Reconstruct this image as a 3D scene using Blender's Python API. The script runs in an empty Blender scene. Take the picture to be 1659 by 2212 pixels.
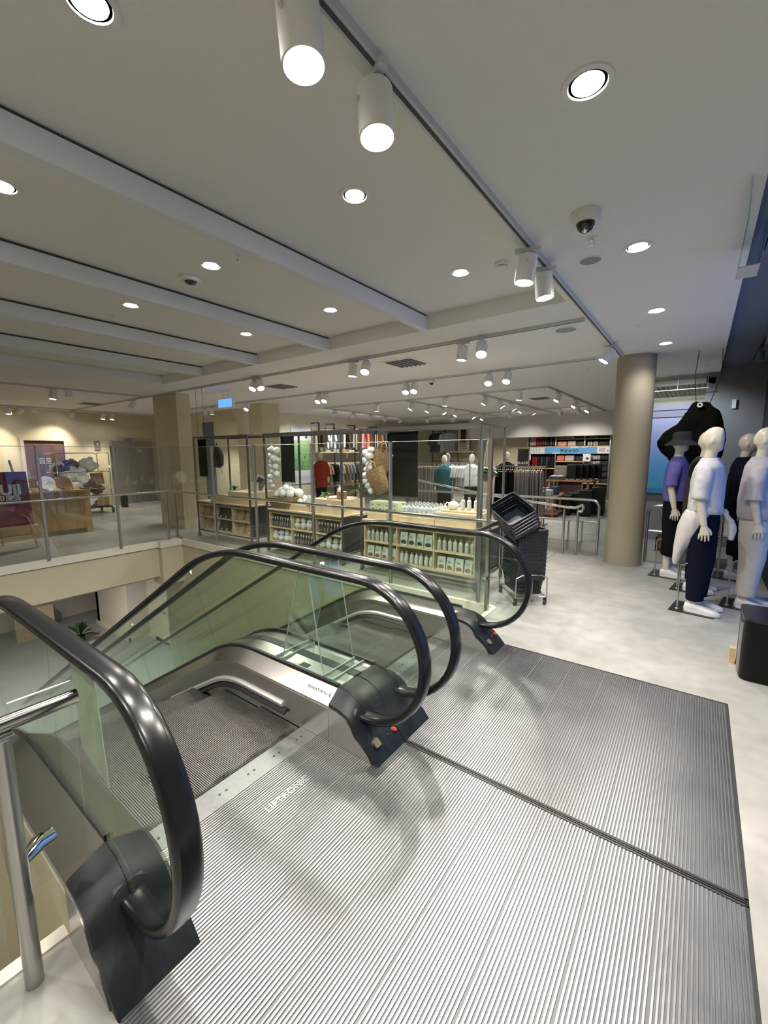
import bpy, math, random
from mathutils import Vector, Matrix, noise
random.seed(7)
SC = bpy.context.scene
COL = SC.collection
PI = math.pi
# ------------------------------------------------------------------ camera
CAM_YAW, CAM_PITCH, CAM_ROLL, F_PX = math.radians(126.61967), math.radians(7.9202), math.radians(-0.3526), 914.612
def make_camera():
    cy, sy = math.cos(CAM_YAW), math.sin(CAM_YAW)
    cp, sp = math.cos(CAM_PITCH), math.sin(CAM_PITCH)
    fwd = Vector((cy*cp, sy*cp, -sp)); right = Vector((sy, -cy, 0)); up = right.cross(fwd)
    cr, sr = math.cos(CAM_ROLL), math.sin(CAM_ROLL)
    r2 = cr*right + sr*up; u2 = -sr*right + cr*up
    cd = bpy.data.cameras.new('camera'); co = bpy.data.objects.new('camera', cd); COL.objects.link(co)
    m = Matrix((r2, u2, -fwd)).transposed().to_4x4(); m.translation = Vector((0, 0, 1.6))
    co.matrix_world = m
    cd.sensor_fit = 'VERTICAL'; cd.sensor_height = 36.0; cd.lens = F_PX*36.0/2212.0
    cd.clip_start = 0.02; cd.clip_end = 200
    SC.camera = co
make_camera()
# ------------------------------------------------------------------ world, exposure
SPOT_W, DOWN_W, WIN_W = 62.0, 70.0, 60.0
EXPOSURE = 0.54
WARM = (1.0, 0.86, 0.68); NEUT = (1.0, 0.93, 0.84); COOL = (0.40, 0.58, 1.0)
w = bpy.data.worlds.new('world'); SC.world = w; w.use_nodes = True
w.node_tree.nodes['Background'].inputs[0].default_value = (0.10, 0.26, 0.80, 1)
w.node_tree.nodes['Background'].inputs[1].default_value = 1.1
SC.view_settings.view_transform = 'Standard'; SC.view_settings.look = 'None'
SC.view_settings.exposure = EXPOSURE; SC.view_settings.gamma = 1.0; SC.view_settings.use_curve_mapping = False
cyc = SC.cycles
cyc.use_denoising = True
cyc.use_adaptive_sampling = True; cyc.adaptive_threshold = 0.025
cyc.max_bounces = 7; cyc.diffuse_bounces = 4; cyc.glossy_bounces = 4; cyc.transmission_bounces = 6
cyc.transparent_max_bounces = 40; cyc.caustics_reflective = False; cyc.caustics_refractive = False
cyc.sample_clamp_indirect = 4.0; cyc.sample_clamp_direct = 30.0
# ------------------------------------------------------------------ materials
MATS = {}
def nodes(m):
    m.use_nodes = True; nt = m.node_tree; return nt, nt.nodes['Principled BSDF']
def mat(name, col, rough=0.5, metal=0.0, nscale=0, namt=0.0, bump=0.0, bscale=40, rvar=0.0, spec=0.5, emit=None, estr=0.0, stretch=None, col2=None, sheen=0.0, coat=0.0, trans=0.0):
    if name in MATS: return MATS[name]
    m = bpy.data.materials.new(name); nt, b = nodes(m)
    b.inputs['Base Color'].default_value = (*col, 1); b.inputs['Roughness'].default_value = rough
    b.inputs['Metallic'].default_value = metal; b.inputs['Specular IOR Level'].default_value = spec
    if coat: b.inputs['Coat Weight'].default_value = coat; b.inputs['Coat Roughness'].default_value = .12
    if trans: b.inputs['Transmission Weight'].default_value = trans
    if emit: b.inputs['Emission Color'].default_value = (*emit, 1); b.inputs['Emission Strength'].default_value = estr
    tc = nt.nodes.new('ShaderNodeTexCoord'); mp = nt.nodes.new('ShaderNodeMapping')
    nt.links.new(tc.outputs['Object'], mp.inputs['Vector'])
    if stretch: mp.inputs['Scale'].default_value = stretch
    if nscale:
        n = nt.nodes.new('ShaderNodeTexNoise'); n.inputs['Scale'].default_value = nscale; n.inputs['Detail'].default_value = 6; n.inputs['Roughness'].default_value = .6
        nt.links.new(mp.outputs[0], n.inputs['Vector'])
        r = nt.nodes.new('ShaderNodeValToRGB'); r.color_ramp.elements[0].position = .3; r.color_ramp.elements[1].position = .7
        c2 = col2 if col2 else tuple(min(1, c*(1+namt)) for c in col); c1 = col if col2 else tuple(c*(1-namt) for c in col)
        r.color_ramp.elements[0].color = (*c1, 1); r.color_ramp.elements[1].color = (*c2, 1)
        nt.links.new(n.outputs['Fac'], r.inputs['Fac']); nt.links.new(r.outputs['Color'], b.inputs['Base Color'])
        if rvar:
            mr = nt.nodes.new('ShaderNodeMapRange'); mr.inputs[1].default_value = .3; mr.inputs[2].default_value = .7
            mr.inputs[3].default_value = max(0.03, rough-rvar); mr.inputs[4].default_value = rough+rvar
            nt.links.new(n.outputs['Fac'], mr.inputs[0]); nt.links.new(mr.outputs[0], b.inputs['Roughness'])
    if bump:
        n2 = nt.nodes.new('ShaderNodeTexNoise'); n2.inputs['Scale'].default_value = bscale; n2.inputs['Detail'].default_value = 4
        nt.links.new(mp.outputs[0], n2.inputs['Vector'])
        bp = nt.nodes.new('ShaderNodeBump'); bp.inputs['Strength'].default_value = bump; bp.inputs['Distance'].default_value = .01
        nt.links.new(n2.outputs['Fac'], bp.inputs['Height']); nt.links.new(bp.outputs[0], b.inputs['Normal'])
    MATS[name] = m; return m
def glass_mat(name, tint, refl=1.0, ior=1.5, rough=0.0):
    # thin sheet: tinted see-through plus a mirror term that grows towards grazing angles, equal on both faces
    if name in MATS: return MATS[name]
    m = bpy.data.materials.new(name); m.use_nodes = True; nt = m.node_tree; nt.nodes.clear(); L = nt.links.new
    o = nt.nodes.new('ShaderNodeOutputMaterial'); t = nt.nodes.new('ShaderNodeBsdfTransparent'); g = nt.nodes.new('ShaderNodeBsdfGlossy')
    x = nt.nodes.new('ShaderNodeMixShader'); ge = nt.nodes.new('ShaderNodeNewGeometry'); vd = nt.nodes.new('ShaderNodeVectorMath'); vd.operation = 'DOT_PRODUCT'
    def M(op, a=None, b=None, c=None):
        n = nt.nodes.new('ShaderNodeMath'); n.operation = op
        for i, q in enumerate((a, b, c)):
            if q is None: continue
            if isinstance(q, (int, float)): n.inputs[i].default_value = q
            else: L(q, n.inputs[i])
        return n.outputs[0]
    L(ge.outputs['Normal'], vd.inputs[0]); L(ge.outputs['Incoming'], vd.inputs[1])
    f0 = ((ior-1)/(ior+1))**2
    fac = M('MULTIPLY', M('MULTIPLY_ADD', M('POWER', M('SUBTRACT', 1.0, M('ABSOLUTE', vd.outputs['Value'])), 5.0), 1-f0, f0), refl)
    t.inputs[0].default_value = (*tint, 1); g.inputs['Roughness'].default_value = rough; g.inputs[0].default_value = (.95, 1, .97, 1)
    L(fac, x.inputs[0]); L(t.outputs[0], x.inputs[1]); L(g.outputs[0], x.inputs[2]); L(x.outputs[0], o.inputs[0])
    MATS[name] = m; return m
def emis(name, col, s):
    if name in MATS: return MATS[name]
    m = bpy.data.materials.new(name); m.use_nodes = True; nt = m.node_tree; nt.nodes.clear()
    o = nt.nodes.new('ShaderNodeOutputMaterial'); e = nt.nodes.new('ShaderNodeEmission'); e.inputs[0].default_value = (*col, 1); e.inputs[1].default_value = s
    nt.links.new(e.outputs[0], o.inputs[0]); MATS[name] = m; return m
def ramp_mat(name, stops, axis='Z', lo=0.0, hi=1.0, rough=.5):
    m = bpy.data.materials.new(name); nt, b = nodes(m); b.inputs['Roughness'].default_value = rough
    tc = nt.nodes.new('ShaderNodeTexCoord'); sp = nt.nodes.new('ShaderNodeSeparateXYZ'); mr = nt.nodes.new('ShaderNodeMapRange'); r = nt.nodes.new('ShaderNodeValToRGB')
    nt.links.new(tc.outputs['Object'], sp.inputs[0]); nt.links.new(sp.outputs[axis], mr.inputs[0]); mr.inputs[1].default_value = lo; mr.inputs[2].default_value = hi
    nt.links.new(mr.outputs[0], r.inputs[0]); nt.links.new(r.outputs[0], b.inputs['Base Color'])
    while len(r.color_ramp.elements) < len(stops): r.color_ramp.elements.new(.5)
    for e, (p, c) in zip(r.color_ramp.elements, stops): e.position = p; e.color = (*c, 1)
    return m
def wood(name, a, b2, axis='X', rough=.45, sc=1.0):
    st = {'X': (1.2, 14, 14), 'Y': (14, 1.2, 14), 'Z': (14, 14, 1.2)}[axis]
    return mat(name, a, rough, nscale=1.6*sc, col2=b2, stretch=st, bump=.05, bscale=4)

def floor_mat():
    m = bpy.data.materials.new('polished_concrete'); nt, b = nodes(m)
    tc = nt.nodes.new('ShaderNodeTexCoord'); L = nt.links.new
    n1 = nt.nodes.new('ShaderNodeTexNoise'); n1.inputs['Scale'].default_value = 1.3; n1.inputs['Detail'].default_value = 9; n1.inputs['Roughness'].default_value = .62
    n2 = nt.nodes.new('ShaderNodeTexNoise'); n2.inputs['Scale'].default_value = 9; n2.inputs['Detail'].default_value = 8
    v = nt.nodes.new('ShaderNodeTexVoronoi'); v.inputs['Scale'].default_value = 2.3; v.inputs['Randomness'].default_value = 1
    for n in (n1, n2, v): L(tc.outputs['Object'], n.inputs['Vector'])
    r1 = nt.nodes.new('ShaderNodeValToRGB'); r1.color_ramp.elements[0].position = .3; r1.color_ramp.elements[1].position = .72
    r1.color_ramp.elements[0].color = (.30, .30, .28, 1); r1.color_ramp.elements[1].color = (.455, .45, .425, 1)
    L(n1.outputs['Fac'], r1.inputs[0])
    r2 = nt.nodes.new('ShaderNodeValToRGB'); r2.color_ramp.elements[0].position = .3; r2.color_ramp.elements[1].position = .62
    r2.color_ramp.elements[0].color = (.86, .86, .86, 1); r2.color_ramp.elements[1].color = (1, 1, 1, 1); L(n2.outputs['Fac'], r2.inputs[0])
    r3 = nt.nodes.new('ShaderNodeValToRGB'); r3.color_ramp.elements[0].position = .008; r3.color_ramp.elements[1].position = .02
    r3.color_ramp.elements[0].color = (.35, .33, .3, 1); r3.color_ramp.elements[1].color = (1, 1, 1, 1); L(v.outputs['Distance'], r3.inputs[0])
    mx = nt.nodes.new('ShaderNodeMixRGB'); mx.blend_type = 'MULTIPLY'; mx.inputs[0].default_value = 1; L(r1.outputs[0], mx.inputs[1]); L(r2.outputs[0], mx.inputs[2])
    my = nt.nodes.new('ShaderNodeMixRGB'); my.blend_type = 'MULTIPLY'; my.inputs[0].default_value = 1; L(mx.outputs[0], my.inputs[1]); L(r3.outputs[0], my.inputs[2])
    L(my.outputs[0], b.inputs['Base Color'])
    mr = nt.nodes.new('ShaderNodeMapRange'); mr.inputs[3].default_value = .24; mr.inputs[4].default_value = .5; L(n1.outputs['Fac'], mr.inputs[0]); L(mr.outputs[0], b.inputs['Roughness'])
    MATS['polished_concrete'] = m; return m
M_FLOOR = floor_mat()
M_CEIL = mat('ceiling_paint', (.86, .86, .83), .85, nscale=240, namt=.05, bump=.25, bscale=300)
M_BEAM = mat('beam_paint', (.80, .82, .84), .7, nscale=260, namt=.03, bump=.12, bscale=300)
M_GAP = mat('shadow_gap', (.09, .09, .09), .9)
M_WARMWALL = mat('sand_wall_paint', (.62, .56, .40), .8, nscale=3, namt=.03, bump=.1, bscale=200)
M_PALEWALL = mat('cream_wall_paint', (.66, .61, .50), .8, nscale=3, namt=.03)
M_GREYWALL = mat('grey_wall_paint', (.235, .235, .235), .8, nscale=300, namt=.08)
M_DARKCEIL = mat('slate_ceiling_paint', (.13, .16, .21), .7, nscale=2, namt=.06)
M_BLACKWALL = mat('black_wall', (.006, .006, .008), .5)
M_COLUMN = mat('taupe_column_paint', (.335, .30, .225), .65, nscale=260, namt=.07, bump=.2, bscale=240)
M_LOWFLOOR = mat('lower_floor', (.36, .37, .37), .5, nscale=1.2, namt=.15)
M_FASCIA = mat('fascia_paint', (.56, .52, .38), .75, nscale=200, namt=.03)
M_TRIM = mat('white_trim', (.74, .72, .64), .5)
M_STEEL = mat('brushed_steel', (.64, .625, .60), .25, 1.0, nscale=40, namt=.012, rvar=.01, stretch=(.2, 8, 8))
M_STEELP = mat('polished_steel', (.72, .72, .71), .13, 1.0)
M_STEELG = mat('satin_steel', (.46, .45, .44), .30, 1.0)
M_CHROME = mat('chrome', (.85, .85, .86), .06, 1.0)
M_GLASS = glass_mat('clear_glass', (.965, .985, .972), 1.0)
M_GLASSE = glass_mat('escalator_glass', (.915, .955, .915), 1.0)
M_ACRYL = glass_mat('acrylic', (.955, .985, .97), 1.5, 1.49)
M_ACRYLE = mat('acrylic_edge', (.75, .86, .82), .2, trans=.4)
M_RUBBER = mat('handrail_rubber', (.007, .008, .010), .24, spec=.45)
M_CAP = mat('black_newel_plastic', (.013, .016, .020), .42, bump=.06, bscale=400, spec=.35)
M_BLACK = mat('black_plastic', (.012, .012, .014), .4)
M_RED = mat('red_button', (.8, .05, .04), .35)
M_WHITE = mat('white_paint', (.82, .82, .81), .4)
M_WHITEG = mat('grey_white_metal', (.62, .64, .67), .4)
M_DKFRAME = mat('dark_steel_frame', (.07, .065, .065), .45, .6)
M_FRAME = mat('grey_rack_steel', (.17, .165, .165), .38, .8)
M_OAK = wood('oak', (.50, .36, .20), (.64, .49, .29), 'X')
M_PINE = wood('pale_pine', (.62, .50, .32), (.74, .62, .42), 'X')
M_PINEY = wood('pale_pine_side', (.60, .48, .30), (.72, .60, .41), 'Z')
M_PLY = wood('plywood', (.42, .27, .11), (.56, .38, .17), 'Z', sc=.7)
M_WALNUT = wood('walnut_door', (.16, .085, .055), (.24, .13, .09), 'Z')
M_BRWOOD = wood('brown_table_wood', (.24, .13, .075), (.34, .20, .12), 'Y')
M_WICKER = mat('wicker', (.10, .062, .022), .8, nscale=34, col2=(.36, .25, .11), bump=1.0, bscale=60, stretch=(1, 1, 2.2))
M_SKINM = mat('mannequin_ivory', (.66, .61, .51), .32, nscale=5, namt=.02)
M_LIT = emis('lamp_lens_glow', (1.0, .97, .92), 38.0)
M_LITD = emis('downlight_glow', (1.0, .96, .9), 30.0)
M_MAROON = mat('maroon_board', (.165, .010, .032), .6)
M_WTEXT = mat('white_print', (.75, .74, .72), .5)
M_KTEXT = mat('black_print', (.02, .02, .02), .5)
M_LEAF = mat('green_leaf', (.035, .15, .03), .4, nscale=12, namt=.4)
M_POT = mat('terracotta_pot', (.40, .20, .12), .7)
M_KRAFT = mat('kraft_paper', (.50, .34, .20), .75, nscale=20, namt=.08)
M_CARD = mat('cardboard', (.42, .27, .14), .8, nscale=10, namt=.08)
def cloth(name, col, r=.9): return mat('cloth_'+name, col, r, nscale=22, namt=.07, bump=.25, bscale=26, spec=.12)
# ------------------------------------------------------------------ mesh builder
def wloc(o):
    v = Vector((0, 0, 0))
    while o: v = v + o.location; o = o.parent
    return v
TMP = bpy.data.scenes.new('workbench')
def evaluated_mesh(o):
    TMP.collection.objects.link(o); vl = TMP.view_layers[0]; vl.update(); dg = vl.depsgraph; dg.update()
    me = bpy.data.meshes.new_from_object(o.evaluated_get(dg)); TMP.collection.objects.unlink(o); return me
class MB:
    def __init__(s): s.v = []; s.f = []; s.sm = []
    def add(s, vs, fs, smooth=False):
        b = len(s.v); s.v += [tuple(v) for v in vs]; s.f += [tuple(i+b for i in f) for f in fs]; s.sm += [smooth]*len(fs); return s
    def box(s, a, b, M=None):
        x0, y0, z0 = a; x1, y1, z1 = b
        if x0 > x1: x0, x1 = x1, x0
        if y0 > y1: y0, y1 = y1, y0
        if z0 > z1: z0, z1 = z1, z0
        vs = [Vector(p) for p in ((x0,y0,z0),(x1,y0,z0),(x1,y1,z0),(x0,y1,z0),(x0,y0,z1),(x1,y0,z1),(x1,y1,z1),(x0,y1,z1))]
        if M: vs = [M @ v for v in vs]
        return s.add(vs, [(0,3,2,1),(4,5,6,7),(0,1,5,4),(1,2,6,5),(2,3,7,6),(3,0,4,7)])
    def loft(s, rings, cap=True, smooth=True, closed=False):
        n = len(rings[0]); vs = [p for r in rings for p in r]; fs = []
        R = len(rings)
        for i in range(R if closed else R-1):
            j = (i+1) % R
            for k in range(n):
                l = (k+1) % n; fs.append((i*n+k, i*n+l, j*n+l, j*n+k))
        s.add(vs, fs, smooth)
        if cap and not closed:
            b = len(s.v)-len(vs)
            s.f += [tuple(b+k for k in reversed(range(n))), tuple(b+(R-1)*n+k for k in range(n))]; s.sm += [False, False]
        return s
    def tube(s, pts, r, n=10, closed=False, cap=True):
        pts = [Vector(p) for p in pts]; N = len(pts); rings = []; prev = None
        for i, p in enumerate(pts):
            if closed: t = (pts[(i+1) % N]-pts[i-1])
            else: t = pts[min(i+1, N-1)]-pts[max(i-1, 0)]
            t.normalize()
            if prev is None:
                u = Vector((0, 0, 1)) if abs(t.z) < .9 else Vector((1, 0, 0))
                u = (u - t*u.dot(t)).normalized()
            else:
                u = (prev - t*prev.dot(t)).normalized()
            prev = u; w_ = t.cross(u)
            rr = r[i] if isinstance(r, (list, tuple)) else r
            rings.append([p + (u*math.cos(a)+w_*math.sin(a))*rr for a in [2*PI*k/n for k in range(n)]])
        return s.loft(rings, cap and not closed, True, closed)
    def cyl(s, p0, p1, r, n=16, r1=None):
        return s.tube([p0, p1], [r, r if r1 is None else r1], n)
    def lathe(s, prof, n=20, c=(0,0,0), M=None):
        rings = []
        for (r, z) in prof:
            ring = [Vector((r*math.cos(2*PI*k/n), r*math.sin(2*PI*k/n), z)) for k in range(n)]
            if M: ring = [M @ v for v in ring]
            rings.append([v+Vector(c) for v in ring])
        return s.loft(rings, True, True)
    def sph(s, c, r, n=12, m=8, sc=(1,1,1)):
        rings = []
        for i in range(m+1):
            th = PI*(i+.02)/(m+.04); rings.append([(c[0]+r*sc[0]*math.sin(th)*math.cos(2*PI*k/n), c[1]+r*sc[1]*math.sin(th)*math.sin(2*PI*k/n), c[2]-r*sc[2]*math.cos(th)) for k in range(n)])
        return s.loft(rings)
    def prism(s, poly, axis, a, b, smooth=False):
        def P(u, v, w_):
            return {'X': (w_, u, v), 'Y': (u, w_, v), 'Z': (u, v, w_)}[axis]
        n = len(poly); vs = [P(u, v, a) for u, v in poly]+[P(u, v, b) for u, v in poly]
        fs = [(i, (i+1) % n, n+(i+1) % n, n+i) for i in range(n)]
        s.add(vs, fs, smooth); k = len(s.v)-2*n
        s.f += [tuple(k+i for i in reversed(range(n))), tuple(k+n+i for i in range(n))]; s.sm += [False, False]; return s
    def xf(s, M):
        s.v = [tuple(M @ Vector(v)) for v in s.v]; return s
    def build(s, name, m, parent=None, origin=None, bevel=0, remesh=0, smooth_it=0, shade=None, world=True, subsurf=0):
        me = bpy.data.meshes.new(name)
        if parent is not None: off = wloc(parent) if world else Vector((0, 0, 0))
        elif origin is not None: off = Vector(origin)
        else:
            xs, ys, zs = zip(*s.v); off = Vector(((min(xs)+max(xs))/2, (min(ys)+max(ys))/2, min(zs)))
        me.from_pydata([tuple(Vector(v)-off) for v in s.v], [], s.f)
        for p, q in zip(me.polygons, s.sm): p.use_smooth = q
        me.materials.append(m)
        import bmesh
        bm = bmesh.new(); bm.from_mesh(me); bmesh.ops.recalc_face_normals(bm, faces=bm.faces); bm.to_mesh(me); bm.free()
        if not remesh: me.set_sharp_from_angle(angle=math.radians(38))
        o = bpy.data.objects.new(name, me); COL.objects.link(o)
        if remesh or bevel or subsurf:
            if remesh:
                r = o.modifiers.new('r', 'REMESH'); r.mode = 'VOXEL'; r.voxel_size = remesh; r.use_smooth_shade = True
                if smooth_it: q = o.modifiers.new('s', 'SMOOTH'); q.iterations = smooth_it; q.factor = .5
            if subsurf:
                q = o.modifiers.new('u', 'SUBSURF'); q.levels = subsurf; q.render_levels = subsurf
            if bevel:
                q = o.modifiers.new('b', 'BEVEL'); q.width = bevel; q.segments = 2; q.limit_method = 'ANGLE'; q.angle_limit = math.radians(40)
            nm = evaluated_mesh(o); nm.name = name
            o.modifiers.clear(); o.data = nm; bpy.data.meshes.remove(me)
            if not nm.materials: nm.materials.append(m)
        if parent is not None: o.parent = parent
        else: o.location = off
        if shade is not None:
            for p in o.data.polygons: p.use_smooth = shade
        return o
def tag(o, label=None, cat=None, group=None, kind=None):
    if label: o['label'] = label
    if cat: o['category'] = cat
    if group: o['group'] = group
    if kind: o['kind'] = kind
    return o
def thing(name, loc, label, cat, group=None, rz=0.0, scale=1.0):
    o = bpy.data.objects.new(name, None); COL.objects.link(o); o.location = loc; o.rotation_euler = (0, 0, rz)
    o.empty_display_size = .1
    if scale != 1.0: o.scale = (scale,)*3
    return tag(o, label, cat, group)
def struct(name, mb, m, **k):
    return tag(mb.build(name, m, **k), kind='structure')
def dup(root, loc, rz=None, label=None, group=None, scale=None, rot=None):
    r = root.copy(); COL.objects.link(r); r.location = loc
    if rot is not None: r.rotation_euler = rot
    elif rz is not None: r.rotation_euler = (0, 0, rz)
    if label: r['label'] = label
    if group: r['group'] = group
    if scale: r.scale = (scale,)*3 if not isinstance(scale, tuple) else scale
    for ch in KIDS(root):
        c = ch.copy(); COL.objects.link(c); c.parent = r
        for g in KIDS(ch):
            d = g.copy(); COL.objects.link(d); d.parent = c
    return r
_kids = {}
def KIDS(o):
    if o.name not in _kids: _kids[o.name] = [c for c in COL.objects if c.parent == o]
    return _kids[o.name]
def text(body, size, m, loc, right, up, parent, name='lettering', ext=.002, align='CENTER', bold=0.0, world=True):
    c = bpy.data.curves.new('t', 'FONT'); c.body = body; c.size = size; c.extrude = ext; c.align_x = align; c.align_y = 'CENTER'; c.offset = bold
    c.resolution_u = 3
    o = bpy.data.objects.new('t', c); me = evaluated_mesh(o); bpy.data.objects.remove(o)
    r = Vector(right).normalized(); u = Vector(up).normalized(); n = r.cross(u)
    M = Matrix((r, u, n)).transposed().to_4x4(); M.translation = Vector(loc) - (wloc(parent) if (parent and world) else Vector((0, 0, 0)))
    me.transform(M); me.materials.clear(); me.materials.append(m)
    ob = bpy.data.objects.new(name, me); COL.objects.link(ob)
    if parent: ob.parent = parent
    return ob
def arc(cx, cz, r, a0, a1, n):
    return [(cx+r*math.cos(math.radians(a0+(a1-a0)*i/n)), cz+r*math.sin(math.radians(a0+(a1-a0)*i/n))) for i in range(n+1)]
# ================================================================== THE ROOM
VX0, VX1, VY0, VY1 = -7.97, -1.60, -2.6, 4.08          # the escalator void
PX0, PX1, PY0, PY1 = -1.78, 0.262, 0.341, 3.318        # landing plates
def floor_rects():
    X0, X1, Y0, Y1 = -15.0, 1.7, -2.6, 16.6
    return [(X0, VX0, Y0, Y1), (VX0, VX1, VY1, Y1), (VX1, X1, PY1, Y1), (PX1, X1, PY0, PY1), (VX1, X1, Y0, PY0)]
mb = MB()
for (a, b, c, d) in floor_rects(): mb.box((a, c, -.12), (b, d, 0))
struct('floor', mb, M_FLOOR, origin=(0, 0, 0))
mb = MB(); mb.box((-1.756, 5.2, -.002), (-1.748, 7.1, .0006)); struct('trim_5', mb, M_GAP)
# slab trims and fascias around the void
mb = MB(); mb.box((VX0-.02, VY0, -.11), (VX0+.025, 3.68, .012)); mb.box((VX0-.02, 3.66, -.11), (VX0+.14, VY1+.02, .012)); mb.box((VX0, VY1-.025, -.11), (VX1, VY1+.02, .012))
struct('trim_1', mb, M_TRIM, origin=(VX0, 4, 0))
mb = MB(); mb.box((VX1-.03, VY0, -.11), (VX1+.02, PY0-.0, .008)); mb.box((VX1-.03, PY1+.02, -.11), (VX1+.02, VY1, .008))
struct('trim_2', mb, M_TRIM, origin=(VX1, 0, 0))
mb = MB(); mb.box((VX0-.25, VY0, -.66), (VX0, 3.68, -.11)); mb.box((VX0-.25, 3.68, -.82), (VX0+.12, VY1, -.11)); struct('wall_void_left', mb, M_FASCIA, origin=(VX0, 2, -.7))
mb = MB(); mb.box((VX0+.12, VY1, -4.2), (VX1, VY1+.2, -.11)); mb.box((-8.6, VY1, -4.2), (VX0+.12, VY1+.2, -.82)); struct('wall_void_back', mb, M_FASCIA, origin=(-5, VY1, -4))
mb = MB(); mb.box((VX1, VY0, -4.2), (VX1+.2, PY0, -.11)); mb.box((VX1+.1, PY0, -4.2), (VX1+.3, PY1, -.6)); mb.box((VX1, PY1, -4.2), (VX1+.2, VY1, -.11)); struct('wall_void_right', mb, M_FASCIA, origin=(VX1, 1, -4))
mb = MB(); mb.box((-20, -4, -4.35), (VX1+.3, 8, -4.2)); struct('floor_lower', mb, M_LOWFLOOR, origin=(-10, 2, -4.3))
mb = MB()
mb.box((-20, -4, -.75), (VX0-.25, 8, -.66)); struct('ceiling_lower', mb, M_CEIL, origin=(-12, 2, -.7))
mb = MB(); mb.box((-18.2, -4, -4.2), (-18, 8, -.7)); mb.box((-18, -4.2, -4.2), (-8.2, -4, -.7)); mb.box((-8.6, -4.2, -4.2), (-8.4, VY0-.2, -.66)); mb.box((-18, 7.8, -4.2), (-8, 8, -.7)); struct('wall_lower_far', mb, M_PALEWALL, origin=(-18, 2, -4.2))
mb = MB(); mb.box((-16.4, 5.35, -4.2), (-13.9, 5.95, -.7)); mb.box((-13.9, 5.95, -4.2), (-12.2, 6.2, -.7)); mb.box((-16.4, 5.35, -4.2), (-16.2, 8, -.7)); struct('wall_lower_block', mb, M_PALEWALL, origin=(-14, 5.9, -4.2))
mb = MB(); mb.box((-16.45, 5.3, -4.2), (-13.85, 5.35, -4.08)); mb.box((-13.9, 5.3, -4.2), (-13.85, 5.9, -4.08)); mb.box((-13.85, 5.9, -4.2), (-12.2, 5.95, -4.08)); struct('baseboard_lower', mb, M_PALEWALL)
mb = MB(); mb.box((-13.4, 5.90, -4.2), (-12.5, 5.945, -2.1)); d = struct('door_3', mb, M_PALEWALL)
mb = MB(); mb.cyl((-12.62, 5.9, -3.15), (-12.62, 5.84, -3.15), .012); mb.cyl((-12.62, 5.85, -3.15), (-12.74, 5.85, -3.15), .011); mb.build('door_handle', M_STEELP, d)
mb = MB(); mb.box((VX1-7, VY0-.2, -4.2), (VX1, VY0, -.11)); struct('wall_void_front', mb, M_FASCIA)
# outer walls
mb = MB(); mb.box((-15.2, -2.8, 0), (-15, 3.52, 2.95)); mb.box((-15.2, 4.54, 0), (-15, 5.68, 2.95)); mb.box((-15.2, 7.12, 0), (-15, 7.6, 2.95)); mb.box((-15.2, 3.52, 2.06), (-15, 4.54, 2.95)); mb.box((-15.2, 5.68, 2.12), (-15, 7.12, 2.95))
struct('wall_left', mb, M_WARMWALL, origin=(-15, 2, 0))
mb = MB(); mb.box((-15, 7.4, 0), (-12.55, 7.6, 2.95)); mb.box((-11.9, 7.4, 0), (-10.7, 7.6, 2.95)); mb.box((-12.55, 7.4, 2.57), (-11.9, 7.6, 2.95)); mb.box((-12.55, 8.6, 0), (-11.9, 8.8, 2.95))
struct('wall_back_left', mb, M_WARMWALL, origin=(-13, 7.4, 0))
mb = MB(); mb.box((-12.5, 7.42, 0), (-11.95, 7.6, 2.56)); struct('door_4', mb, M_DARKCEIL)
mb = MB(); mb.box((-10.9, 7.6, 0), (-10.7, 16.6, 2.95)); struct('wall_left_rear', mb, M_PALEWALL, origin=(-10.7, 12, 0))
mb = MB(); mb.box((-10.9, 16.4, 0), (1.9, 16.6, 2.95)); struct('wall_back', mb, M_WARMWALL, origin=(-5, 16.4, 0))
mb = MB(); mb.box((-7.2, 15.2, 2.13), (-1.0, 16.4, 2.9)); struct('wall_bulkhead', mb, mat('bulkhead_paint', (.50, .49, .47), .8, nscale=200, namt=.03), origin=(-4, 15.2, 2.13))
mb = MB(); mb.box((-.02, 9.0, 0), (.78, 9.15, 2.95)); mb.box((.1, 9.15, 0), (.25, 16.4, 2.95)); struct('wall_right_rear', mb, M_GREYWALL, origin=(.3, 9, 0))
mb = MB(); mb.box((.74, 6.3, 0), (.86, 9.0, 2.95)); struct('wall_right', mb, M_BLACKWALL, origin=(.8, 7, 0))
mb = MB(); mb.box((-15.2, -2.8, 0), (1.9, -2.6, 2.95)); struct('wall_front', mb, M_WARMWALL, origin=(-5, -2.7, 0))
# unseen shopfront window added along the right side, sized for its blue light
mb = MB()
for yy in (3.6, 4.95, 6.3): mb.box((1.72, yy-.04, 0), (1.80, yy+.04, 2.95))
mb.box((1.72, 3.6, 0), (1.80, 6.3, .12)); mb.box((1.72, 3.6, 2.8), (1.80, 6.3, 2.95)); w1 = struct('unseen_window', mb, M_DKFRAME, origin=(1.76, 2, 0))
mb = MB(); mb.box((1.755, 3.6, .12), (1.765, 6.3, 2.8)); mb.build('pane', M_GLASS, w1)
mb = MB(); mb.box((1.72, -2.8, 0), (1.86, 3.56, 2.95)); mb.box((1.72, 6.34, 0), (1.86, 9.2, 2.95)); struct('wall_right_front', mb, M_GREYWALL)
mb = MB(); mb.box((.86, 8.9, 0), (1.8, 9.0, 2.95)); struct('wall_right_niche', mb, M_GREYWALL)
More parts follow.
